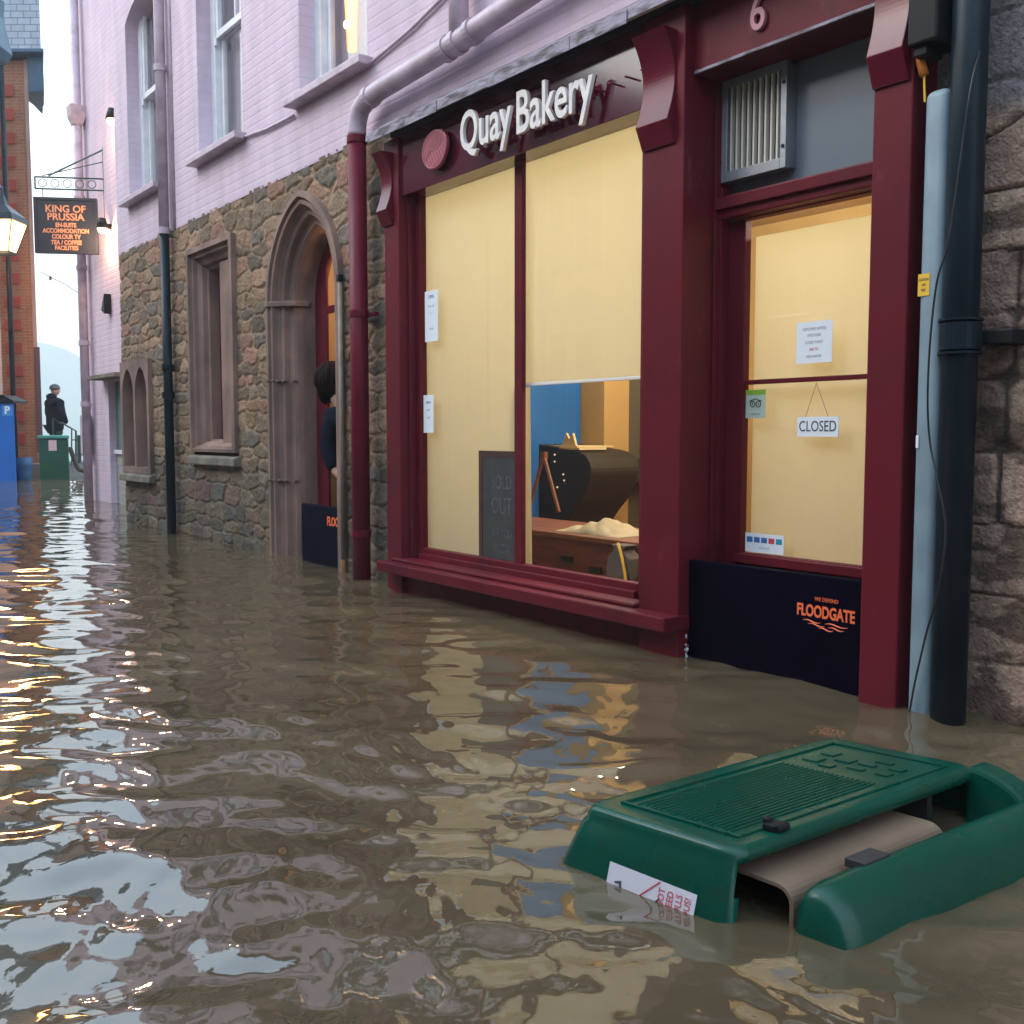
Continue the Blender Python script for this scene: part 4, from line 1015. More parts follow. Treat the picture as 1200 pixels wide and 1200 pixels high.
paper(933, 975, 377, 425, DGN, 'white printed notice stuck inside the upper glass of the shop door', [('CUSTOMER NOTICE', .32, .018, M['ink_grey']), ('APOLOGIES', .17, .018, M['ink_grey']), ('CLOSED TODAY', .0, .017, M['ink_grey']), ('DUE TO', -.17, .017, M['ink_red']), ('HIGH WATER', -.34, .017, M['ink_grey'])], sx=.72)
t, a, w_, h_ = paper(874, 897, 457, 490, DGN, 'small green and grey sticker with owl eyes mark on the door glass', [('tripadvisor', -.34, .016, M['ink_grey'])], m=mat('grey_green_sticker', (.42,.50,.42), .6), name='sticker')
MB().box(a.x-w_/2, a.x+w_/2, a.y-.0016, a.y-.0008, a.z+h_*.33, a.z+h_*.5).build('green_band', mat('lime_print', (.22,.42,.03), .6), t)
eye = MB()
for sg_ in (-1, 1):
    eye.tube([(a.x+sg_*.016+.013*math.cos(b), a.y-.0015, a.z+.0+.013*math.sin(b)) for b in [2*math.pi*j/14 for j in range(15)]], .0022, 5, cap=False)
    eye.ball((a.x+sg_*.016, a.y-.0015, a.z), .004, 1)
eye.tube([(a.x-.034, a.y-.0015, a.z+.013), (a.x, a.y-.0015, a.z+.024), (a.x+.034, a.y-.0015, a.z+.013)], .0022, 5)
eye.build('owl_mark', M['ink'], t)
t, a, w_, h_ = paper(873, 918, 626, 648, DGN, 'strip sticker of coloured payment card logos at the foot of the door glass', [], name='sticker')
for i, (c_, s_) in enumerate(((M['ink_blue'], 'n'), (M['ink_blue'], 'n'), (M['ink_blue'], 'n'), (M['ink_red'], 'r'), (mat('teal_print', (.02,.25,.40), .6), 'b'))):
    xx = a.x - w_/2 + w_*(.12+.19*i)
    MB().box(xx-w_*.075, xx+w_*.075, a.y-.0014, a.y-.0008, a.z+h_*(.02), a.z+h_*.30).build('card_logo', c_, t)
text('print', 'WELCOME', .012, .0002, M['ink_grey'], fm(a.x+.0, a.y-.0012, a.z-h_*.25), t)
# CLOSED sign
a = P(955, 500, DGN+.02)
t = thing('closed_sign', 'white hanging sign reading CLOSED on strings behind the lower door glass', 'sign', (a.x, a.y, a.z-.04))
cw = (P(979, 500, DGN).x - P(931, 500, DGN).x); ch = .083
yy_ = DW+.128
MB().box(a.x-cw/2, a.x+cw/2, yy_, yy_+.003, a.z-ch/2, a.z+ch/2).build('plate', M['paper'], t)
text('lettering', 'CLOSED', .064, .0004, M['ink'], fm(a.x, yy_-.001, a.z), t, sx=.78, space=1.02)
sf = MB()
sf.build('dummy', M['ink'], t) if False else sf.bm.free()
s_ = MB(); top = Vector((P(957, 449, DGN).x, yy_+.001, P(957, 449, DGN).z))
s_.tube([(a.x-cw*.3, yy_+.001, a.z+ch/2), top], .0012, 4); s_.tube([(a.x+cw*.25, yy_+.001, a.z+ch/2), top], .0012, 4); s_.build('string', M['brownframe'], t)

# large flood board --------------------------------------------------------
fbx0, fbx1 = P(808, 700, .10).x, XR0+.06
fb = thing('flood_board', 'wide black flood board with orange lettering and waves blocking the shop door', 'flood board', ((fbx0+fbx1)/2, DW-.09, 0))
zt0 = P(810, 656, .10).z
zt1 = P(1003, 680, .10).z
MB().prism([(XP1+.004, -.3), (XR0-.002, -.3), (XR0-.002, zt1), (XP1+.004, zt0)], .035, fm(0, DW-.065, 0)).build('panel', M['gate'], fb, bev=.006)
tc_ = P(967, 719, .10)
text('lettering', 'FLOODGATE', .066, .0006, M['ink_orange'], fm(tc_.x, DW-.101, tc_.z), fb, sx=.70, bold=.002)
text('small_lettering', 'WE DEFEND', .022, .0005, M['ink_orange'], fm(tc_.x+.005, DW-.101, tc_.z+.052), fb, sx=.9)
wv = MB()
for x0_, x1b, dz in ((-.105, -.02, -.040), (.0, .105, -.042), (-.08, .0, -.052), (.015, .09, -.056), (-.03, .04, -.064)):
    wv.tube([(tc_.x+x0_+(x1b-x0_)*i/10, DW-.1012, tc_.z+dz+.004*math.sin(i*.63)) for i in range(11)], [.0006+.0022*math.sin(math.pi*i/10) for i in range(11)], 4)
wv.build('wave_mark', M['ink_orange'], fb)
# white sealant/foam at the board's left foot
random.seed(3); fm_ = MB()
for i in range(16):
    z = random.uniform(-.02, .05 if i < 12 else .24); fm_.ball((XP1+.006+random.uniform(-.006,.008), DW-.105-random.uniform(0,.012), z), random.uniform(.002,.006), 1, (1,1,random.uniform(1,2.6)))
fm_.build('sealant_foam', mat('white_foam', (.6,.6,.62), .8), smooth=True, label='white sealant flecks at the left foot of the wide flood board', cat='sealant')

# ------------------------------------------------------------------ PIPES right of the shop
q = P(1086, 450, .10)
gxa, gxb = P(1072, 450, .17).x, P(1100, 450, .17).x
gt = P(1080, 108, .17).z
t = thing('grey_duct', 'pale blue grey square duct beside the maroon pilaster, with a yellow sticker', 'duct', ((gxa+gxb)/2, DW-.12, 0))
MB().box(gxa, gxb, DW-.17, DW-.05, -.3, gt).build('casing', M['greyduct'], t, bev=.030, smooth=True)
ys_ = P(1081, 334, .172)
MB().box(gxa+.002, gxa+.045, DW-.172, DW-.1705, ys_.z-.038, ys_.z+.038).build('yellow_sticker', M['yellow'], t)
for i, s_ in enumerate(('CAUTION', 'LIVE', 'RISK')): text('print', s_, .013, .0002, M['ink'], fm(gxa+.0235, DW-.173, ys_.z+.018-.018*i), t, sx=.62)
MB().box(gxa+.012, gxa+.022, DW-.1725, DW-.1705, P(1080, 525, .17).z, P(1080, 510, .17).z).build('paint_fleck', M['paper'], t)
bx = P(1072, 30, .22)
t = thing('junction_box', 'black box at the top of the wall above the orange cable', 'box', (bx.x, DW-.2, P(1080, 55, .22).z))
MB().box(P(1063, 30, .22).x, P(1098, 30, .22).x, DW-.22, DW-.05, P(1075, 52, .22).z, 3.2).build('casing', M['black'], t, bev=.01)
MB().box(P(1070, 60, .2).x, P(1086, 60, .2).x, DW-.20, DW-.10, P(1075, 66, .2).z, P(1075, 52, .22).z-.002).build('gland', M['black'], t, bev=.004)
c0 = P(1077, 55, .15); c1 = P(1083, 88, .15)
t = thing('orange_cable', 'short orange cable end dropping from the black box into the pale duct', 'cable', (c1.x, c1.y, gt))
MB().tube([c0+Vector((0,0,.03)), c0, c0.lerp(c1, .5)+Vector((-.004,0,0)), c1], .016, 10).build('sheath', M['orange'], t, smooth=True)
MB().tube([c1, Vector((c1.x+.006, c1.y, gt-.03))], .004, 6).build('core', M['yellow'], t)
# large soil pipe
sp = P(1120, 450, .16)
t = thing('soil_pipe', 'thick blue black soil pipe between the pale duct and the right hand stone wall', 'pipe', (sp.x, DW-.14, 0))
MB().tube([(sp.x, DW-.14, -.3), (sp.x, DW-.14, 4.4)], 0.058, 24).build('pipe', M['darkpipe'], t, smooth=True)
zc = P(1120, 393, .2).z
MB().tube([(sp.x, DW-.14, zc-.05), (sp.x, DW-.14, zc-.045), (sp.x, DW-.14, zc+.045), (sp.x, DW-.14, zc+.05)], [.062,.068,.068,.062], 24).build('collar', M['darkpipe'], t)
for dz in (-.06, .052): MB().tube([(sp.x, DW-.14, zc+dz), (sp.x, DW-.14, zc+dz+.008)], .073, 24).build('collar_ring', M['darkpipe'], t)
MB().box(sp.x+.05, sp.x+.16, DW-.10, DW+.0, zc-.03, zc+.02).build('wall_bracket', M['black'], t, bev=.006)
# loose cable
cp = [(1150, -10, .05), (1157, 30, .05), (1140, 90, .25), (1128, 170, .26), (1112, 280, .26), (1098, 330, .26), (1090, 400, .24), (1087, 470, .22), (1090, 520, .20), (1098, 560, .22), (1108, 620, .23), (1100, 690, .23), (1086, 740, .21), (1072, 800, .19), (1062, 850, .2), (1047, 872, .25), (1045, 885, .25)]
MB().tube(curve_pt([P(*c) for c in cp], 6), .0035, 6).build('loose_cable', M['cable'], smooth=True, label='thin black cable hanging loosely down over the pale duct into the water', cat='cable')

# ------------------------------------------------------------------ RIGHT STONE WALL
def stain2(C, X, Z, e):
    k = np.clip((fbm(X*7+3, Z*15, 33, 6)-.505)*22, 0, 1)[..., None]*(.6+.4*fbm(X*30, Z*50, 12))[..., None]
    C = C*(1-k*.85)*1.15 + np.array([.022,.011,.006])*k*.85
    up = np.clip((Z-2.05)/.08, 0, 1)[..., None]
    return C*(1-up) + np.array([.16,.16,.18])*up*(.8+.4*fbm(X*3, Z*3, 2))[..., None]
rubble('right_stone_wall'.replace('right_', 'block_'), XR1+.0, 1.2, -.3, 4.0, .009, .215, .42, [(.26,.20,.165), (.24,.185,.155), (.29,.23,.19), (.22,.165,.14)], (.045,.034,.028), M['block'],
       None, 21, relief=.010, label='weathered squared block wall with dark flaking patches right of the soil pipe', cat='wall', anis=.5, joint=.004, stain=stain2, warp=.010, pn=8, zj=.02, tone=(1.18,1.0,.88))

# ------------------------------------------------------------------ FLOATING GREEN BIN
print('binA', G(680,940,.15), 'B', G(868,1000,.15), 'C', G(1155,895,.15), 'D', G(968,855,.15), 'a0', G(648,1012), 'b0', G(863,1076))
BX0, BX1, BY0, BY1 = -1.765, -1.345, 1.575, 2.52
TILT = Matrix.Translation((BX1, BY0, 0)) @ Matrix.Rotation(R(-1.5), 4, 'Y') @ Matrix.Rotation(R(-.5), 4, 'X') @ Matrix.Translation((-BX1, -BY0, 0))
ZT = .152
bn = thing('floating_bin', 'dark green plastic litter bin lying on its side and floating in the flood', 'litter bin', ((BX0+BX1)/2, (BY0+BY1)/2, 0))
def rrect(x0, x1, y0, y1, r, z, n=6):
    pts = []
    for (cx_, cy_, a0) in ((x1-r, y1-r, 0), (x0+r, y1-r, 90), (x0+r, y0+r, 180), (x1-r, y0+r, 270)):
        for i in range(n+1):
            a = R(a0+90*i/n); pts.append((cx_+r*math.cos(a), cy_+r*math.sin(a), z))
    return pts
def shell(rings, openside):
    bm = bmesh.new()
    rr = [[bm.verts.new(TILT @ Vector(p)) for p in rg] for rg in rings]; n_ = len(rr[0])
    for a, b in zip(rr, rr[1:]):
        for k in range(n_):
            p = [a[k], a[(k+1) % n_], b[(k+1) % n_], b[k]]
            c_ = sum((v.co for v in p), Vector())/4
            if openside and c_.x > BX1-.012 and c_.z < ZT-.035 and BY0+.008 < c_.y < BY1+.05: continue
            bm.faces.new(p)
    bm.faces.new(rr[0])
    return bm
ins = [(.060, ZT-.004), (.020, ZT), (.010, ZT-.002), (.004, ZT-.008), (.0, ZT-.018), (-.002, ZT-.032), (-.006, ZT-.038), (-.020, .05), (-.036, -.03), (-.04, -.12)]
rings = []
for i_, z in ins:
    fx_ = -i_ if i_ < 0 else 0
    rings.append(rrect(BX0+i_ - (fx_*.9), BX1-i_*(1 if i_ > 0 else -.0) , BY0+i_, BY1-i_, .045 if i_ < .05 else .02, z))
bm = shell(rings, True)
bmesh.ops.recalc_face_normals(bm, faces=bm.faces)
me = bpy.data.meshes.new('body'); bm.to_mesh(me); bm.free()
ob = finish(me, 'body', M['green'], bn, smooth=True)
md = ob.modifiers.new('thick', 'SOLIDIFY'); md.thickness = .009; md.offset = -1
# raised border + ribs (moulded pattern) on the top
rb = MB()
xa_, xb_, ya_, yb_ = BX0+.05, BX1-.05, BY0+.075, BY1-.06
def tb_(x0, x1, y0, y1, z0, z1): rb.box(x0, x1, y0, y1, z0, z1, TILT)
zr = ZT-.002
for a in ((xa_, xb_, ya_, ya_+.007), (xa_, xb_, yb_-.007, yb_), (xa_, xa_+.007, ya_+.007, yb_-.007), (xb_-.007, xb_, ya_+.007, yb_-.007)):
    tb_(a[0], a[1], a[2], a[3], zr-.006, zr+.004)
nr = 19
for i in range(nr):
    x = xa_+.03+(xb_-xa_-.07)*i/(nr-1); tb_(x, x+.0055, ya_+.02+.012*abs(math.sin(i*.9)), yb_-.26, zr-.006, zr+.0015)
rb.build('ribbing', M['green'], bn, bev=.0015)
random.seed(8)
for (u0, v0, wu, wv_) in ((.05,.04,.05,.045), (.12,.09,.05,.04), (.05,.12,.045,.04), (.19,.05,.05,.02), (.19,.10,.05,.02), (.21,.15,.05,.02), (.28,.05,.04,.03), (.28,.11,.04,.03), (.12,.02,.04,.03)):
    MB().box(xa_+u0*.85, xa_+(u0+wu)*.85, yb_-.24+v0, yb_-.24+v0+wv_, zr-.006, zr+.0025, TILT).build('embossing', M['green'], bn, bev=.001)
# catch
q = TILT @ Vector((BX1-.03, BY0+.16, ZT))
kc_ = MB(); kc_.box(q.x-.018, q.x+.012, q.y-.012, q.y+.03, q.z, q.z+.014); kc_.ball((q.x-.022, q.y+.012, q.z+.014), .011, 2); kc_.tube([(q.x+.014, q.y-.01, q.z+.008), (q.x+.014, q.y+.028, q.z+.008)], .009, 10)
kc_.build('catch', M['black'], bn, smooth=False, bev=.002)
# far end cheek that curves down beyond the open side
ck = []
for i in range(11):
    a = R(90-9*i); ck.append((BX1-.02+.17*math.cos(a), ZT-.005-.135+.135*math.sin(a)))
cko = [(p[0], p[1]) for p in ck]+[(BX1+.15, -.12), (BX1-.02, -.12)]
MB().prism([(x, z) for x, z in cko], .085, Matrix.Translation((0, BY1+.045, 0)) @ FR).build('end_cheek', M['green'], bn, bev=.012)
# tan liner (inverted channel)
LO = .082
lp = [(-1.65, .083), (-1.45, .086), (-1.385+LO, .084)] + [(LO-1.345-.04+.04*math.cos(R(90-15*i)), .044+.04*math.sin(R(90-15*i))) for i in range(1, 7)] + [(LO-1.345, -.10)]
tn = MB()
out_ = [Vector((x, 0, z)) for x, z in lp]
inn = [Vector((x, 0, z)) for x, z in [(-1.65, .073), (-1.45, .076), (-1.385+LO, .074)] + [(LO-1.345-.04+.030*math.cos(R(90-15*i)), .044+.030*math.sin(R(90-15*i))) for i in range(1, 7)] + [(LO-1.355, -.10)]]
poly = [(v.x, v.z) for v in out_]+[(v.x, v.z) for v in inn[::-1]]
lm_ = tn.prism(poly, .56, Matrix.Translation((0, BY0+.07+.56, 0)) @ FR).build('liner', M['tan'], bn, bev=.0015, smooth=False)
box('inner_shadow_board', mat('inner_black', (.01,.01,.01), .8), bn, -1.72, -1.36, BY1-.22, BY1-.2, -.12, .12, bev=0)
# lid: long half round bar
def dsec(y, s, dx=0):
    cx_, pts = -1.205+dx, []
    base = [(-.055,-.14), (-.050,.02), (-.042,.080), (-.030,.098), (-.008,.104), (.018,.096), (.045,.068), (.066,.025), (.078,-.03), (.085,-.14)]
    return [(cx_+a*s, y, (b+.14)*s-.14 if b > -.13 else b) for a, b in base]
ld = MB().loft([dsec(1.628, .66), dsec(1.634, .90), dsec(1.650, .97), dsec(1.69, 1.0), dsec(2.2, 1.0, .012), dsec(2.9, 1.0, .03), dsec(2.96, .9, .03), dsec(2.98, .6, .03)])
ldo = ld.build('flap', M['green'], bn, smooth=True)
q = Vector((-1.262, 1.86, .108))
MB().box(-1.262, -1.215, 1.81, 1.90, .088, .1075, Matrix.Translation((0,0,.0))).build('hinge_label', mat('dark_grey_label', (.03,.03,.032), .5), bn, bev=.002)
# sticker
n0 = BY0-.0
def face_pt(px, py):                         # on the near end face of the bin
    d = ray(px, py); yy = BY0-.022; return CL + d*(yy/d.y)
s1, s2, s3 = face_pt(722, 1000), face_pt(810, 1027), face_pt(716, 1035)
stt = thing('bin_sticker', 'half submerged white sticker with red lettering DO NOT FEED SEAGULLS on the floating bin', 'sticker', ((s1.x+s2.x)/2, BY0-.04, 0))
slope = math.atan2(s1.z-s2.z, s2.x-s1.x)
Wd = (s2-s1).length
SHEAR = Matrix(((1,0,0,0),(.13,1,0,-.13*(BX1-bn.location.x)),(0,0,1,0),(0,0,0,1)))
ROT = Matrix.Translation(bn.location) @ SHEAR @ Matrix.Translation(-bn.location)
SM = ROT @ Matrix.Translation(Vector((s1.x+.025, BY0-.0215, s1.z))) @ Matrix.Rotation(R(-14.5), 4, 'X') @ FR
MB().box(0, Wd, -.16, 0, 0, .0012, SM).build('sheet', mat('sticker_white', (.62,.58,.64), .5), stt)
for i, s_ in enumerate(('DO NOT', 'FEED', 'SEAGULLS', 'DANGEROUS!')):
    text('print', s_, .0225, .0003, M['ink_red'], SM @ Matrix.Translation((Wd*(.64+.095*i), -.012, .0022)) @ Matrix.Rotation(R(-90+180), 4, 'Z') @ Matrix.Translation((0,0,0)), stt, sx=.85, align='RIGHT')
sb = MB(); sb.tube([SM @ Vector((Wd*.36, -.055, .002)), SM @ Vector((Wd*.60, -.002, .002))], .0016, 4); sb.build('red_stroke', M['ink_red'], stt)
gu = MB(); gu.tube([SM @ Vector((Wd*x, z, .0018)) for x, z in ((.10,-.038), (.16,-.034), (.18,-.052), (.30,-.056), (.45,-.056), (.55,-.060), (.62,-.035))], [.002,.004,.003,.006,.008,.006,.001], 5)
gu.build('gull_mark', M['ink'], stt)

# the battered shell is racked slightly out of square
for ch in bn.children:
    ch.data.transform(SHEAR)

# ------------------------------------------------------------------ house across the street, behind the camera (shades the shop's right end)
oh = thing('opposite_house', 'dark stone house across the narrow street from the bakery', 'house', (2, -2.4, 0))
OW = [[(x, z), (x+1.1, z), (x+1.1, z+1.5), (x, z+1.5)] for x in (-11.5, -8.4, -5.4, -2.2, .4, 3.0) for z in (.9, 3.2)]
plate('wall', mat('opposite_render', (.20,.17,.15), .9, col2=(.15,.13,.11), nscale=3, bump=.4), [(-13, -.3), (9, -.3), (9, 4.75), (-13, 4.75)], OW, .3, fm(0, -2.7, 0), oh)
for wdw in OW:
    MB().box(wdw[0][0], wdw[1][0], -2.92, -2.9, wdw[0][1], wdw[2][1]).build('window', M['darkglass'], oh)
MB().box(-13, 9, -8, -2.71, 4.76, 5.0).build('roof', M['bluefascia'], oh)
MB().box(-12.99, -12.7, -8, -3.01, -.3, 4.75).build('side_wall', M['palestone'], oh)

nh = thing('tall_opposite_house', 'taller plain rendered house across the street beside the dark stone house', 'house', (-18, -3, 0))
NW = [[(x, z), (x+1.1, z), (x+1.1, z+1.5), (x, z+1.5)] for x in (-21, -18.4, -15.6) for z in (.9, 3.6)]
plate('wall', mat('dark_render', (.16,.12,.11), .9, col2=(.12,.09,.08), nscale=3, bump=.4), [(-23, -.3), (-13.05, -.3), (-13.05, 6.6), (-23, 6.6)], NW, .3, fm(0, -2.7, 0), nh)
for wdw in NW:
    MB().box(wdw[0][0], wdw[1][0], -2.92, -2.9, wdw[0][1], wdw[2][1]).build('window', M['darkglass'], nh)
MB().box(-23, -13.05, -8, -2.71, 6.61, 6.9).build('roof', M['bluefascia'], nh)
MB().box(-22.99, -22.7, -8, -3.01, -.3, 6.6).build('side_wall', M['palestone'], nh)

# ------------------------------------------------------------------ LEFT BACKGROUND (square to the camera heading)
def C(px, dep): return (px-600)/1200*dep
def cbox(mb, px0, px1, dep0, dep1, z0, z1):
    x0, x1 = C(px0, dep0), C(px1, dep0); k = (dep1/dep0-1)*1.04      # the right flank runs back along the bending street
    xb = x1 + min(0, C(px1, dep0)*k)
    bot = [(x0, dep0, z0), (x1, dep0, z0), (xb, dep1, z0), (min(x0, xb-.05), dep1, z0)]
    return mb.loft([[YR @ Vector(p) for p in bot], [YR @ Vector((p[0], p[1], z1)) for p in bot]])
def zz_(py, dep): return 1 + (508-py)/1200*dep
D1 = 24.5
bh = thing('brick_house', 'orange brick house with red quoins and a slate hung upper storey at the alley end', 'house', Q(30, 540, D1))
bh.location.z = 0; bh.rotation_euler.z = 0
def cpart(mb, name, m, parent, **k): return mb.build(name, m, parent, **k)
z1 = zz_(85, D1)
ob = cpart(cbox(MB(), -60, 48, D1, D1+6, -.3, z1), 'wall', M['brick'], bh)
# brick pattern needs the wall's own axes: rotate the object instead of the mesh
def realign(ob):
    ob.data.transform(Matrix.Rotation(-YAW, 4, 'Z')); ob.rotation_euler.z = YAW
realign(ob)
y = 112; kq = 0
while y < 560:
    if kq % 2 == 0: cpart(cbox(MB(), 12.5, 31.5, D1-.03, D1+.05, zz_(y+13, D1), zz_(y, D1)), 'quoin', M['quoin'], bh, bev=.01)
    y += 13.2; kq += 1
cpart(cbox(MB(), 44.5, 49, D1-.05, D1+.1, .4, z1), 'corner_strip', M['palestone'], bh)
sh = cpart(cbox(MB(), -30, 65, D1-.25, D1+4, zz_(78, D1), zz_(15, D1)), 'slate_hanging', M['slates'], bh); realign(sh)
cpart(cbox(MB(), -32, 65.5, D1-.3, D1+4.05, zz_(15, D1), zz_(9, D1)), 'ridge', M['ridge'], bh, bev=.02)
cpart(cbox(MB(), 0, 68, D1-.4, D1+4.1, zz_(83, D1), zz_(78.3, D1)), 'gutter', M['bluefascia'], bh, bev=.03)
cpart(cbox(MB(), 49.5, 67, D1-.15, D1+.9, zz_(122, D1), zz_(83.2, D1)), 'oriel_side', M['bluefascia'], bh, bev=.01)
# drain pipe between
b = Q(9.5, 300, D1-1.2)
MB().tube([(b.x, b.y, -.2), (b.x, b.y, 9.5)], .055, 10).build('dark_drainpipe', M['darkpipe'], smooth=True, label='narrow dark drainpipe between the pale building and the brick house', cat='pipe')
# nearer pale building on the far left
D2 = 22.5
nb = thing('pale_building', 'pale pink rendered building at the far left edge with a dark overhanging eave', 'building', Q(0, 540, D2)); nb.location.z = 0
cpart(cbox(MB(), -420, 7, D2, D2+1.0, -.3, zz_(60, D2)), 'wall', M['palestone'], nb)
ev = MB()
for a, b_ in (((-60, 30, -30, 10), 0),): pass
Lp = [(-80, -160), (14, -20), (17, 5), (26, 22), (24, 40), (33, 80), (26, 90), (14, 92), (6, 60), (-80, -60)]
mtx = Matrix.Translation((0,0,0)) @ YR @ Matrix.Translation((0, D2-.6, 0)) @ FR
ev.prism([(C(a, D2-.6), zz_(b_, D2-.6)) for a, b_ in Lp], -.8 if False else .6, mtx)
cpart(ev, 'eave', M['bluefascia'], nb, bev=.02)
# plum post
q = Q(45, 470, D1-.6)
box('plum_post', M['post'], None, q.x-.09, q.x+.09, q.y-.05, q.y+.05, zz_(530, D1-.6), zz_(408, D1-.6), bev=.01, label='plum painted boarding panel against the right edge of the brick house', cat='panel')
# street lamp
dl = 21.6
lq = Q(4, 280, dl)
sl_ = thing('street_lantern', 'lit street lantern with tapering glass at the left edge of the frame', 'street lamp', (lq.x, lq.y, 0))
def lz(py): return zz_(py, dl)
hw = 18.5/1200*dl; hb_ = 9.5/1200*dl
def sqr(h, z): return [tuple(YR @ Vector((a*h, b*h, 0)) + Vector((lq.x, lq.y, z))) for a, b in ((-1,-1), (1,-1), (1,1), (-1,1))]
MB().loft([sqr(hb_, lz(299)), sqr(hw, lz(266))]).build('glass', M['lampglass'], sl_)
MB().loft([sqr(hw*1.12, lz(266)+.001), sqr(hw*1.0, lz(258)), sqr(hw*.3, lz(246)), sqr(hw*.12, lz(236))]).build('cap', M['darkpipe'], sl_)
fr2 = MB()
for i in range(4):
    a, b_ = sqr(hb_*1.04, lz(299))[i], sqr(hw*1.03, lz(266))[i]; fr2.tube([a, b_], .014, 6)
fr2.tube([tuple(YR @ Vector((0, -hb_*1.05, 0)) + Vector((lq.x, lq.y, lz(299)))), tuple(YR @ Vector((0, -hw*1.03, 0)) + Vector((lq.x, lq.y, lz(266))))], .012, 6)
fr2.loft([sqr(hb_*1.1, lz(302)), sqr(hb_*1.1, lz(299)-.002)])
fr2.build('frame', M['darkpipe'], sl_)
aw = Vector((lq.x, lq.y, 0)) - RGT*.9 + FWD*.9
MB().tube(curve_pt([Vector((lq.x, lq.y, lz(228))), Vector((lq.x, lq.y, lz(222))) - RGT*.1, Vector((lq.x, lq.y, lz(214))) - RGT*.4 + FWD*.2, Vector((aw.x, aw.y, lz(222)))], 6), .035, 8).build('wall_arm', M['bluefascia'], sl_, smooth=True)
fi = MB(); fi.tube([(lq.x, lq.y, lz(236)), (lq.x, lq.y, lz(226))], [.05, .01], 8); fi.build('finial', M['darkpipe'], sl_)
L = bpy.data.lights.new('lantern_light', 'POINT'); L.energy = 110; L.color = (1, .52, .2); L.shadow_soft_size = .25
lo = bpy.data.objects.new('lantern_light', L); COL.objects.link(lo); lo.parent = sl_; lo.location = Vector((0, 0, lz(305)-.1)) - FWD*.4
# ticket machine
dt = 21.5
tm = thing('ticket_machine', 'bright blue parking ticket machine with white P, cut off by the left edge', 'parking machine', Q(3, 563, dt)); tm.location.z = 0
cpart(cbox(MB(), -14, 19, dt, dt+.5, -.3, zz_(472, dt)), 'cabinet', M['bluebox'], tm, bev=.02)
cpart(MB().loft([[YR @ Vector((C(a, dt), dd, z)) for a, dd in ((x0_, dt-.06), (x1b, dt-.06), (x1b, dt+.55), (x0_, dt+.55))] for x0_, x1b, z in ((-16, 20.5, zz_(471.9, dt)), (-16, 20.5, zz_(470, dt)), (-5, 8, zz_(463, dt)))]), 'cap', M['black'], tm)
pq = Q(8.5, 481, dt-.004)
Bm = Matrix.Translation(pq) @ YR @ FR
MB().box(-.105, .105, -.115, .115, -.004, .004, Bm).build('parking_plate', mat('mid_blue', (.05,.24,.55), .4), tm)
text('parking_letter', 'P', .22, .003, M['paper'], Bm @ Matrix.Translation((0, 0, .008)), tm, bold=.008)
# blue tub
dq = 22.0
tubq = Q(28, 560, dq)
MB().loft([[Vector((tubq.x, tubq.y, z)) + YR @ Vector((r*math.cos(a), r*.7*math.sin(a), 0)) for a in [2*math.pi*i/14 for i in range(14)]] for r, z in ((.13, -.2), (.15, .1), (.19, .30), (.20, zz_(536, dq)))]).build('blue_tub', M['bluetub'], smooth=True, label='scuffed blue tub standing in the water beside the ticket machine', cat='tub')
# far green bin
dg = 22.6
gb = thing('street_bin', 'square green street bin with pink sticker standing in the alley below the man', 'litter bin', Q(64, 560, dg)); gb.location.z = 0
cpart(cbox(MB(), 46, 81.5, dg, dg+.65, -.3, zz_(514, dg)), 'body', M['binfar'], gb, bev=.03)
cpart(cbox(MB(), 44.5, 82.5, dg-.03, dg+.7, zz_(514, dg)+.001, zz_(510, dg)), 'lid', M['binteal'], gb, bev=.02)
cpart(cbox(MB(), 58, 67.5, dg-.006, dg-.001, zz_(528, dg), zz_(515.5, dg)), 'sticker', mat('pink_sticker', (.62,.42,.42), .6), gb)
# driftwood at the bin's foot
q = Q(88, 553, dg+.2)
MB().tube(curve_pt([q+Vector((0,0,.55))-RGT*.1, q+Vector((0,0,.25)), q+RGT*.1+Vector((0,0,.05)), q+RGT*.32+Vector((0,0,.02))]), .05, 7).build('driftwood', M['weed'], smooth=True, label='bent brown branch washed up beside the square green bin', cat='driftwood')
# quay slab
MB().box(C(36, 24), C(80, 24), 23.6, 27.5, -.3, .30, YR).build('quay_step', M['concrete'], kind='structure')
# railing
rl = thing('railing', 'dark green metal railing beside the man at the quay', 'railing', Q(90, 535, 24.2))
r_ = MB()
def rp(px, py, d_=24.2): return Q(px, py, d_)
r_.tube([rp(72, 495), rp(80, 500), rp(89, 505), rp(89, 545)], .022, 6); r_.tube([rp(84, 503), rp(84, 545)], .016, 6); r_.tube([rp(72, 497), rp(62, 490), rp(62, 515)], .02, 6)
r_.tube([rp(84, 515.5), rp(108, 515.5)], .016, 6); r_.tube([rp(84, 533), rp(108, 533)], .016, 6)
r_.build('rails', M['iron'], rl)
MB().tube([rp(93, 510), rp(93, 543)], .05, 8).build('post', M['iron'], rl)

# string wires with bulbs
t = thing('string_lights', 'thin cable with small bulbs strung high across the alley mouth', 'string lights', Q(60, 322, 23))
MB().tube([Q(46, 318, 23), Q(60, 325, 23), Q(78, 334, 23), Q(100, 349, 23), Q(112, 357, 23)], .008, 5).build('wire', M['cable'], t)
bb_ = MB()
for a, b_ in ((59, 326), (95, 343)): bb_.ball(Q(a, b_, 23), .035, 1, (1,1,1.6))
bb_.build('bulb', M['iron'], t)

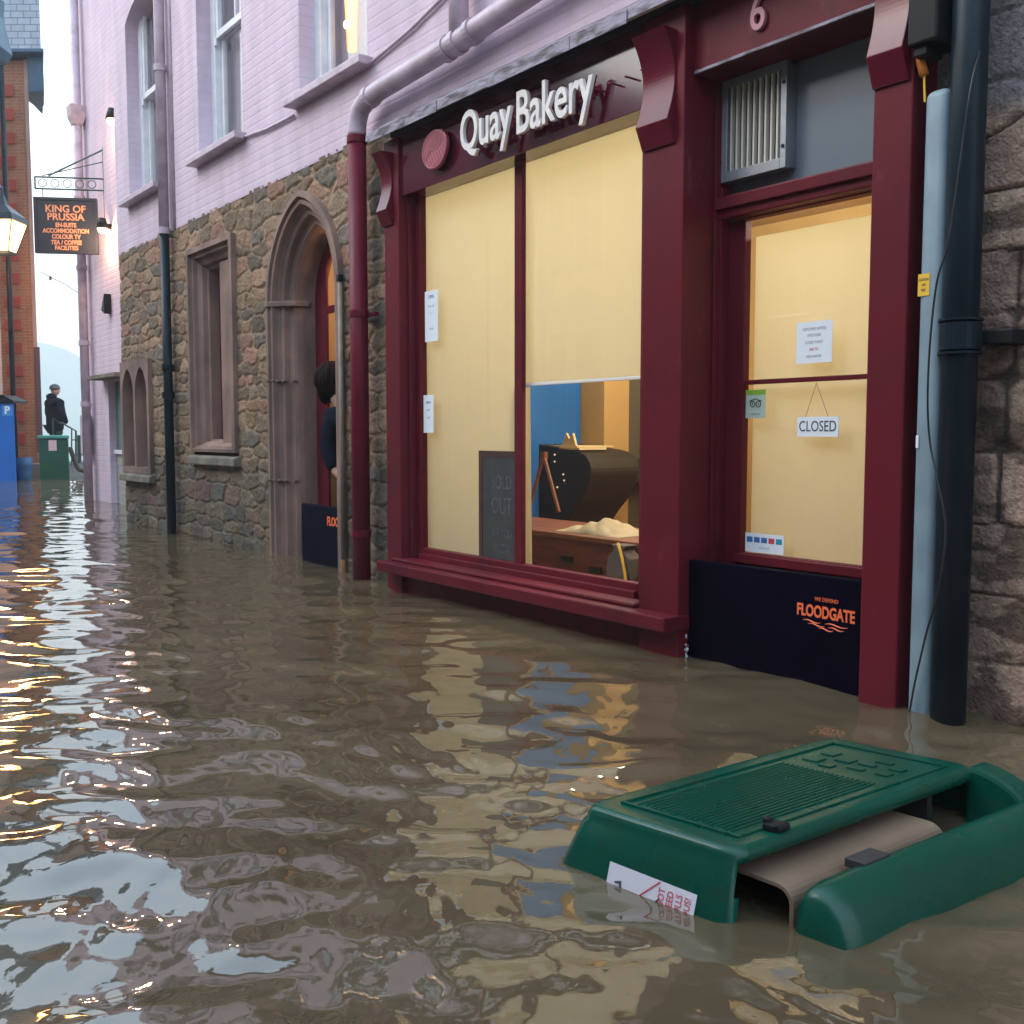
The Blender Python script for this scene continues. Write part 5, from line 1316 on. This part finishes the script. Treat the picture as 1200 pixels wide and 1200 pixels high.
# ------------------------------------------------------------------ PEOPLE
def skinned(name, pts, edges, m, parent, sub=2):
    me = bpy.data.meshes.new(name)
    me.from_pydata([p[0] for p in pts], edges, []); me.update()
    ob = bpy.data.objects.new(name, me); COL.objects.link(ob); me.materials.append(m)
    off = wloc(parent) if parent else Vector(pts[0][0])
    if parent: ob.parent = parent; me.transform(Matrix.Translation(-off))
    sk = ob.modifiers.new('skin', 'SKIN'); sk.use_smooth_shade = True
    lay = me.skin_vertices[0] if me.skin_vertices else None
    if lay is None:
        bpy.context.view_layer.objects.active = ob
        lay = me.skin_vertices[0]
    for i, p in enumerate(pts):
        lay.data[i].radius = p[1] if isinstance(p[1], tuple) else (p[1], p[1]); lay.data[i].use_root = (i == 0)
    sb_ = ob.modifiers.new('sub', 'SUBSURF'); sb_.levels = sub; sb_.render_levels = sub
    dg_ = bpy.context.evaluated_depsgraph_get(); me2 = bpy.data.meshes.new_from_object(ob.evaluated_get(dg_))
    ob.modifiers.clear(); ob.data = me2; me2.name = name
    if not me2.materials: me2.materials.append(m)
    me2.polygons.foreach_set('use_smooth', [True]*len(me2.polygons))
    return ob
def head_mesh(name, m, parent, c, look, h=.24):
    """a head with brow, nose, mouth, chin and ears, looking along the unit vector look"""
    mb = MB(); bmesh.ops.create_uvsphere(mb.bm, u_segments=28, v_segments=20, radius=1)
    for v in mb.bm.verts:
        x, y, z = v.co                         # y forward
        fwd = max(0, y)
        sx = .078; sy = .098; sz = .122
        if z < 0: sx *= 1-.28*(-z)**1.3; y2 = y*(1-.10*(-z)) + (.06 if y > 0 else .0)*(-z)
        else: y2 = y
        X_, Y_, Z_ = x*sx, y2*sy, z*sz
        nose = math.exp(-((x)/.16)**2)*math.exp(-((z+.12)/.20)**2)*fwd; Y_ += .026*nose
        eye_ = sum(math.exp(-((x-s)/.16)**2) for s in (-.36, .36))*math.exp(-((z-.06)/.11)**2)*fwd; Y_ -= .012*eye_
        mouth = math.exp(-(x/.3)**2)*(math.exp(-((z+.48)/.07)**2)*.006 - math.exp(-((z+.54)/.03)**2)*.006)*fwd; Y_ += mouth
        v.co = (X_, Y_, Z_)
    for s in (-1, 1): mb.ball((s*.078, -.005, -.005), .03, 2, (.35, .7, 1.05))
    up = Vector((0,0,1)); f = Vector(look).normalized(); r = f.cross(up).normalized(); u2 = r.cross(f)
    RM = Matrix((r, f, u2)).transposed().to_4x4()
    for v in mb.bm.verts: v.co = Vector(c) + RM.to_3x3() @ (v.co*(h/.244))
    ob = mb.build(name, m, parent, smooth=True); return ob, RM, Vector(c)

# man at the quay: seen from behind, face turned to the right
mq = Q(65, 508, 24.6); base = Vector((mq.x, mq.y, .30)); HS = (zz_(452, 24.6)-.30)/1.80
F = (FWD*.72 - RGT*.0 + RGT*.55).normalized(); S = F.cross(Vector((0,0,1)))   # S: his right
def mp(s, f, z): return base + S*s*HS + F*f*HS + Vector((0,0,z*HS))
man = thing('person', 'man in navy hooded coat and grey beanie standing behind the green street bin', 'person', base)
sk = [(mp(0,0,.95),(.15,.11)), (mp(0,0,1.15),(.15,.11)), (mp(0,0,1.38),(.17,.11)), (mp(0,.01,1.50),.06), (mp(0,.02,1.60),.055),
      (mp(.18,0,1.42),.06), (mp(.24,-.01,1.15),.045), (mp(.22,.12,.95),.035), (mp(.18,.20,.93),.03),
      (mp(-.18,0,1.42),.06), (mp(-.24,-.01,1.15),.045), (mp(-.22,.12,.95),.035), (mp(-.18,.20,.93),.03),
      (mp(.09,0,.85),.08), (mp(.10,.02,.48),.055), (mp(.10,0,.08),.04), (mp(.11,.14,.04),.04),
      (mp(-.09,0,.85),.08), (mp(-.10,.02,.48),.055), (mp(-.10,0,.08),.04), (mp(-.11,.14,.04),.04)]
ed = [(0,1),(1,2),(2,3),(3,4),(2,5),(5,6),(6,7),(7,8),(2,9),(9,10),(10,11),(11,12),(0,13),(13,14),(14,15),(15,16),(0,17),(17,18),(18,19),(19,20)]
sk = [(p, tuple(a*HS for a in r) if isinstance(r, tuple) else r*HS) for p, r in sk]
bodyo = skinned('body', sk, ed, M['skin'], man)
ho, RM, hc = head_mesh('head_tmp', M['skin'], man, mp(0,.03,1.68), (FWD*.1+RGT), .245*HS)
def join(a, b):
    bm = bmesh.new(); bm.from_mesh(a.data); bm.from_mesh(b.data); bm.to_mesh(a.data); bm.free()
    a.data.polygons.foreach_set('use_smooth', [True]*len(a.data.polygons)); bpy.data.objects.remove(b)
join(bodyo, ho)
cg = lambda L: [(p, tuple(a*HS for a in r) if isinstance(r, tuple) else r*HS) for p, r in L]
skinned('coat', cg([(mp(0,0,.62),(.27,.22)), (mp(0,0,1.05),(.26,.20)), (mp(0,-.01,1.28),(.27,.20)), (mp(0,-.02,1.44),(.20,.15)), (mp(0,-.03,1.54),(.12,.11)),
      (mp(.24,0,1.40),.10), (mp(.31,-.01,1.15),.10), (mp(.23,.14,.90),.075), (mp(-.22,0,1.40),.095), (mp(-.29,-.01,1.15),.085), (mp(-.26,.10,.93),.07)]),
      [(0,1),(1,2),(2,3),(3,4),(3,5),(5,6),(6,7),(3,8),(8,9),(9,10)], M['navy'], man)
skinned('trousers', cg([(mp(0,0,.92),(.19,.16)), (mp(.10,0,.80),.105), (mp(.11,.02,.45),.08), (mp(.11,0,.12),.07), (mp(-.10,0,.80),.105), (mp(-.11,.02,.45),.08), (mp(-.11,0,.12),.07)]),
      [(0,1),(1,2),(2,3),(0,4),(4,5),(5,6)], M['jeans'], man)
bt = MB(); bt.ball(mp(0,.02,1.735), .118*HS, 3, (1,1,.85))
for v in bt.bm.verts:
    if v.co.z < (mp(0,0,1.70)).z: v.co.z = mp(0,0,1.70).z
bt.build('beanie', M['wool'], man, smooth=True)
hd = MB(); hd.ball(mp(0,-.07,1.53), .115*HS, 3, (1,1,.75)); hd.build('hood', M['navy'], man, smooth=True)

# woman peering out of the arched doorway
wh = CL + ray(387, 447)*((DW+.19)/ray(385, 446).y)
wb = Vector((AX1-.12, DW+.45, .05))
wm = thing('person', 'dark haired person in a navy top leaning out of the arched doorway', 'person', wb)
hc = Vector((wh.x+.02, wh.y, wh.z))
sk = [((wb.x+.12, wb.y+.02, .55),(.12,.10)), ((wb.x+.10, wb.y, .82),(.11,.09)), ((hc.x+.19, hc.y+.10, 1.04),(.13,.085)), ((hc.x+.10, hc.y+.04, hc.z-.22),.05), ((hc.x+.03, hc.y, hc.z-.10),.05),
      ((hc.x+.10, hc.y-.06, 1.12),.05), ((hc.x+.14, hc.y-.11, .86),.04), ((hc.x+.24, hc.y-.09, .70),.033), ((hc.x+.32, hc.y-.06, .66),.03),
      ((hc.x+.30, hc.y+.2, 1.14),.05), ((hc.x+.40, hc.y+.2, .9),.04), ((hc.x+.42, hc.y+.1, .72),.03),
      ((wb.x+.20, wb.y+.05, .40),.09), ((wb.x+.20, wb.y+.05, .05),.06), ((wb.x+.05, wb.y+.05, .40),.09), ((wb.x+.05, wb.y+.05, .05),.06)]
ed = [(0,1),(1,2),(2,3),(3,4),(2,5),(5,6),(6,7),(7,8),(2,9),(9,10),(10,11),(0,12),(12,13),(0,14),(14,15)]
bo = skinned('body', sk, ed, M['skin'], wm)
ho, RM, _ = head_mesh('head_tmp', M['skin'], wm, hc, (-.15, -.75, -.55), .235)
join(bo, ho)
skinned('top', [((wb.x+.11, wb.y+.01, .60),(.15,.13)), ((wb.x+.08, wb.y, .85),(.14,.12)), ((hc.x+.19, hc.y+.10, 1.06),(.15,.11)), ((hc.x+.12, hc.y+.05, hc.z-.22),.08),
      ((hc.x+.09, hc.y-.06, 1.12),.085), ((hc.x+.14, hc.y-.11, .86),.065), ((hc.x+.30, hc.y+.2, 1.14),.08), ((hc.x+.40, hc.y+.2, .9),.06), ((hc.x+.23, hc.y-.095, .72),.055)],
      [(0,1),(1,2),(2,3),(2,4),(4,5),(2,6),(6,7),(5,8)], M['navy'], wm)
skinned('trousers', [((wb.x+.12, wb.y+.02, .56),(.15,.13)), ((wb.x+.20, wb.y+.05, .38),.10), ((wb.x+.20, wb.y+.05, .0),.08), ((wb.x+.05, wb.y+.05, .38),.10), ((wb.x+.05, wb.y+.05, .0),.08)], [(0,1),(1,2),(0,3),(3,4)], M['jeans'], wm)
hm_ = MB(); bmesh.ops.create_uvsphere(hm_.bm, u_segments=40, v_segments=26, radius=1)
fdir = Vector((-.15,-.75,-.55)).normalized()
rs_ = random.Random(2)
for v in hm_.bm.verts:
    d = v.co.normalized(); a = math.atan2(d.y, d.x)
    r = 1.0 + .05*math.sin(a*17+d.z*3)+.03*math.sin(a*31)
    v.co = hc + Vector((.012+d.x*.100*r, d.y*.118*r, d.z*.128*r+.014)) + Vector((-.035, -.02, 0))*max(0, -d.z)
    if d.z < -.1: v.co.z -= .06*abs(math.sin(a*9))*(-d.z)
for i in range(70):                                   # separate locks falling from the crown
    a = rs_.uniform(0, 2*math.pi); Lk = rs_.uniform(.7, 1.15); pth = []
    for k in range(7):
        t_ = k/6; el = math.pi/2 - t_*Lk*2.5
        rr_ = 1.03 + .05*math.sin(k+i)
        pth.append(hc + Vector((.012+.100*rr_*math.cos(a)*max(math.cos(el), .35 if k > 1 else 0), .118*rr_*math.sin(a)*max(math.cos(el), .35 if k > 1 else 0), .014+.130*rr_*math.sin(el) if el > -.6 else .014-.130*rr_*.56-.05*(t_-.6)*Lk)) + Vector((-.02*t_, -.01*t_, 0)))
    hm_.tube(pth, [.004, .010, .012, .012, .010, .007, .002], 6)
hm_.build('hair', M['hair'], wm, smooth=True)

# ------------------------------------------------------------------ far hill and air
hl_ = MB(); N = 60; rr = random.Random(5)
top = []
for i in range(N+1):
    x = -420 + 700*i/N; top.append((x, 44 + 10*math.sin(i*.21+1) + 3*math.sin(i*.9) + rr.uniform(-1, 1)))
front = [hl_.bm.verts.new(YR @ Vector((x, 560, -2))) for x, z in top]
mid = [hl_.bm.verts.new(YR @ Vector((x, 620+rr.uniform(-6,6), z*.62+rr.uniform(-1.5,1.5)))) for x, z in top]
cr = [hl_.bm.verts.new(YR @ Vector((x, 700, z+12))) for x, z in top]
bk = [hl_.bm.verts.new(YR @ Vector((x, 900, -2))) for x, z in top]
for a, b in ((front, mid), (mid, cr), (cr, bk)):
    for i in range(N): hl_.bm.faces.new((a[i], a[i+1], b[i+1], b[i]))
hl_.build('far_hill', mat('hill_woods', (.05,.08,.045), .9, col2=(.09,.11,.06), nscale=.02), kind='structure', smooth=True)

HAZE = True
if HAZE:
    hz = MB().box(-1000, 400, -700, 1000, -2.2, 95)
    m = bpy.data.materials.new('thin_air'); m.use_nodes = True; m.node_tree.nodes.clear()
    o_ = m.node_tree.nodes.new('ShaderNodeOutputMaterial'); pv = m.node_tree.nodes.new('ShaderNodeVolumePrincipled')
    pv.inputs['Color'].default_value = (.90,.96,1.0,1); pv.inputs['Density'].default_value = .0013
    m.node_tree.links.new(pv.outputs[0], o_.inputs['Volume'])
    hz.build('haze', m, kind='stuff', origin=(0, 0, -2.2))
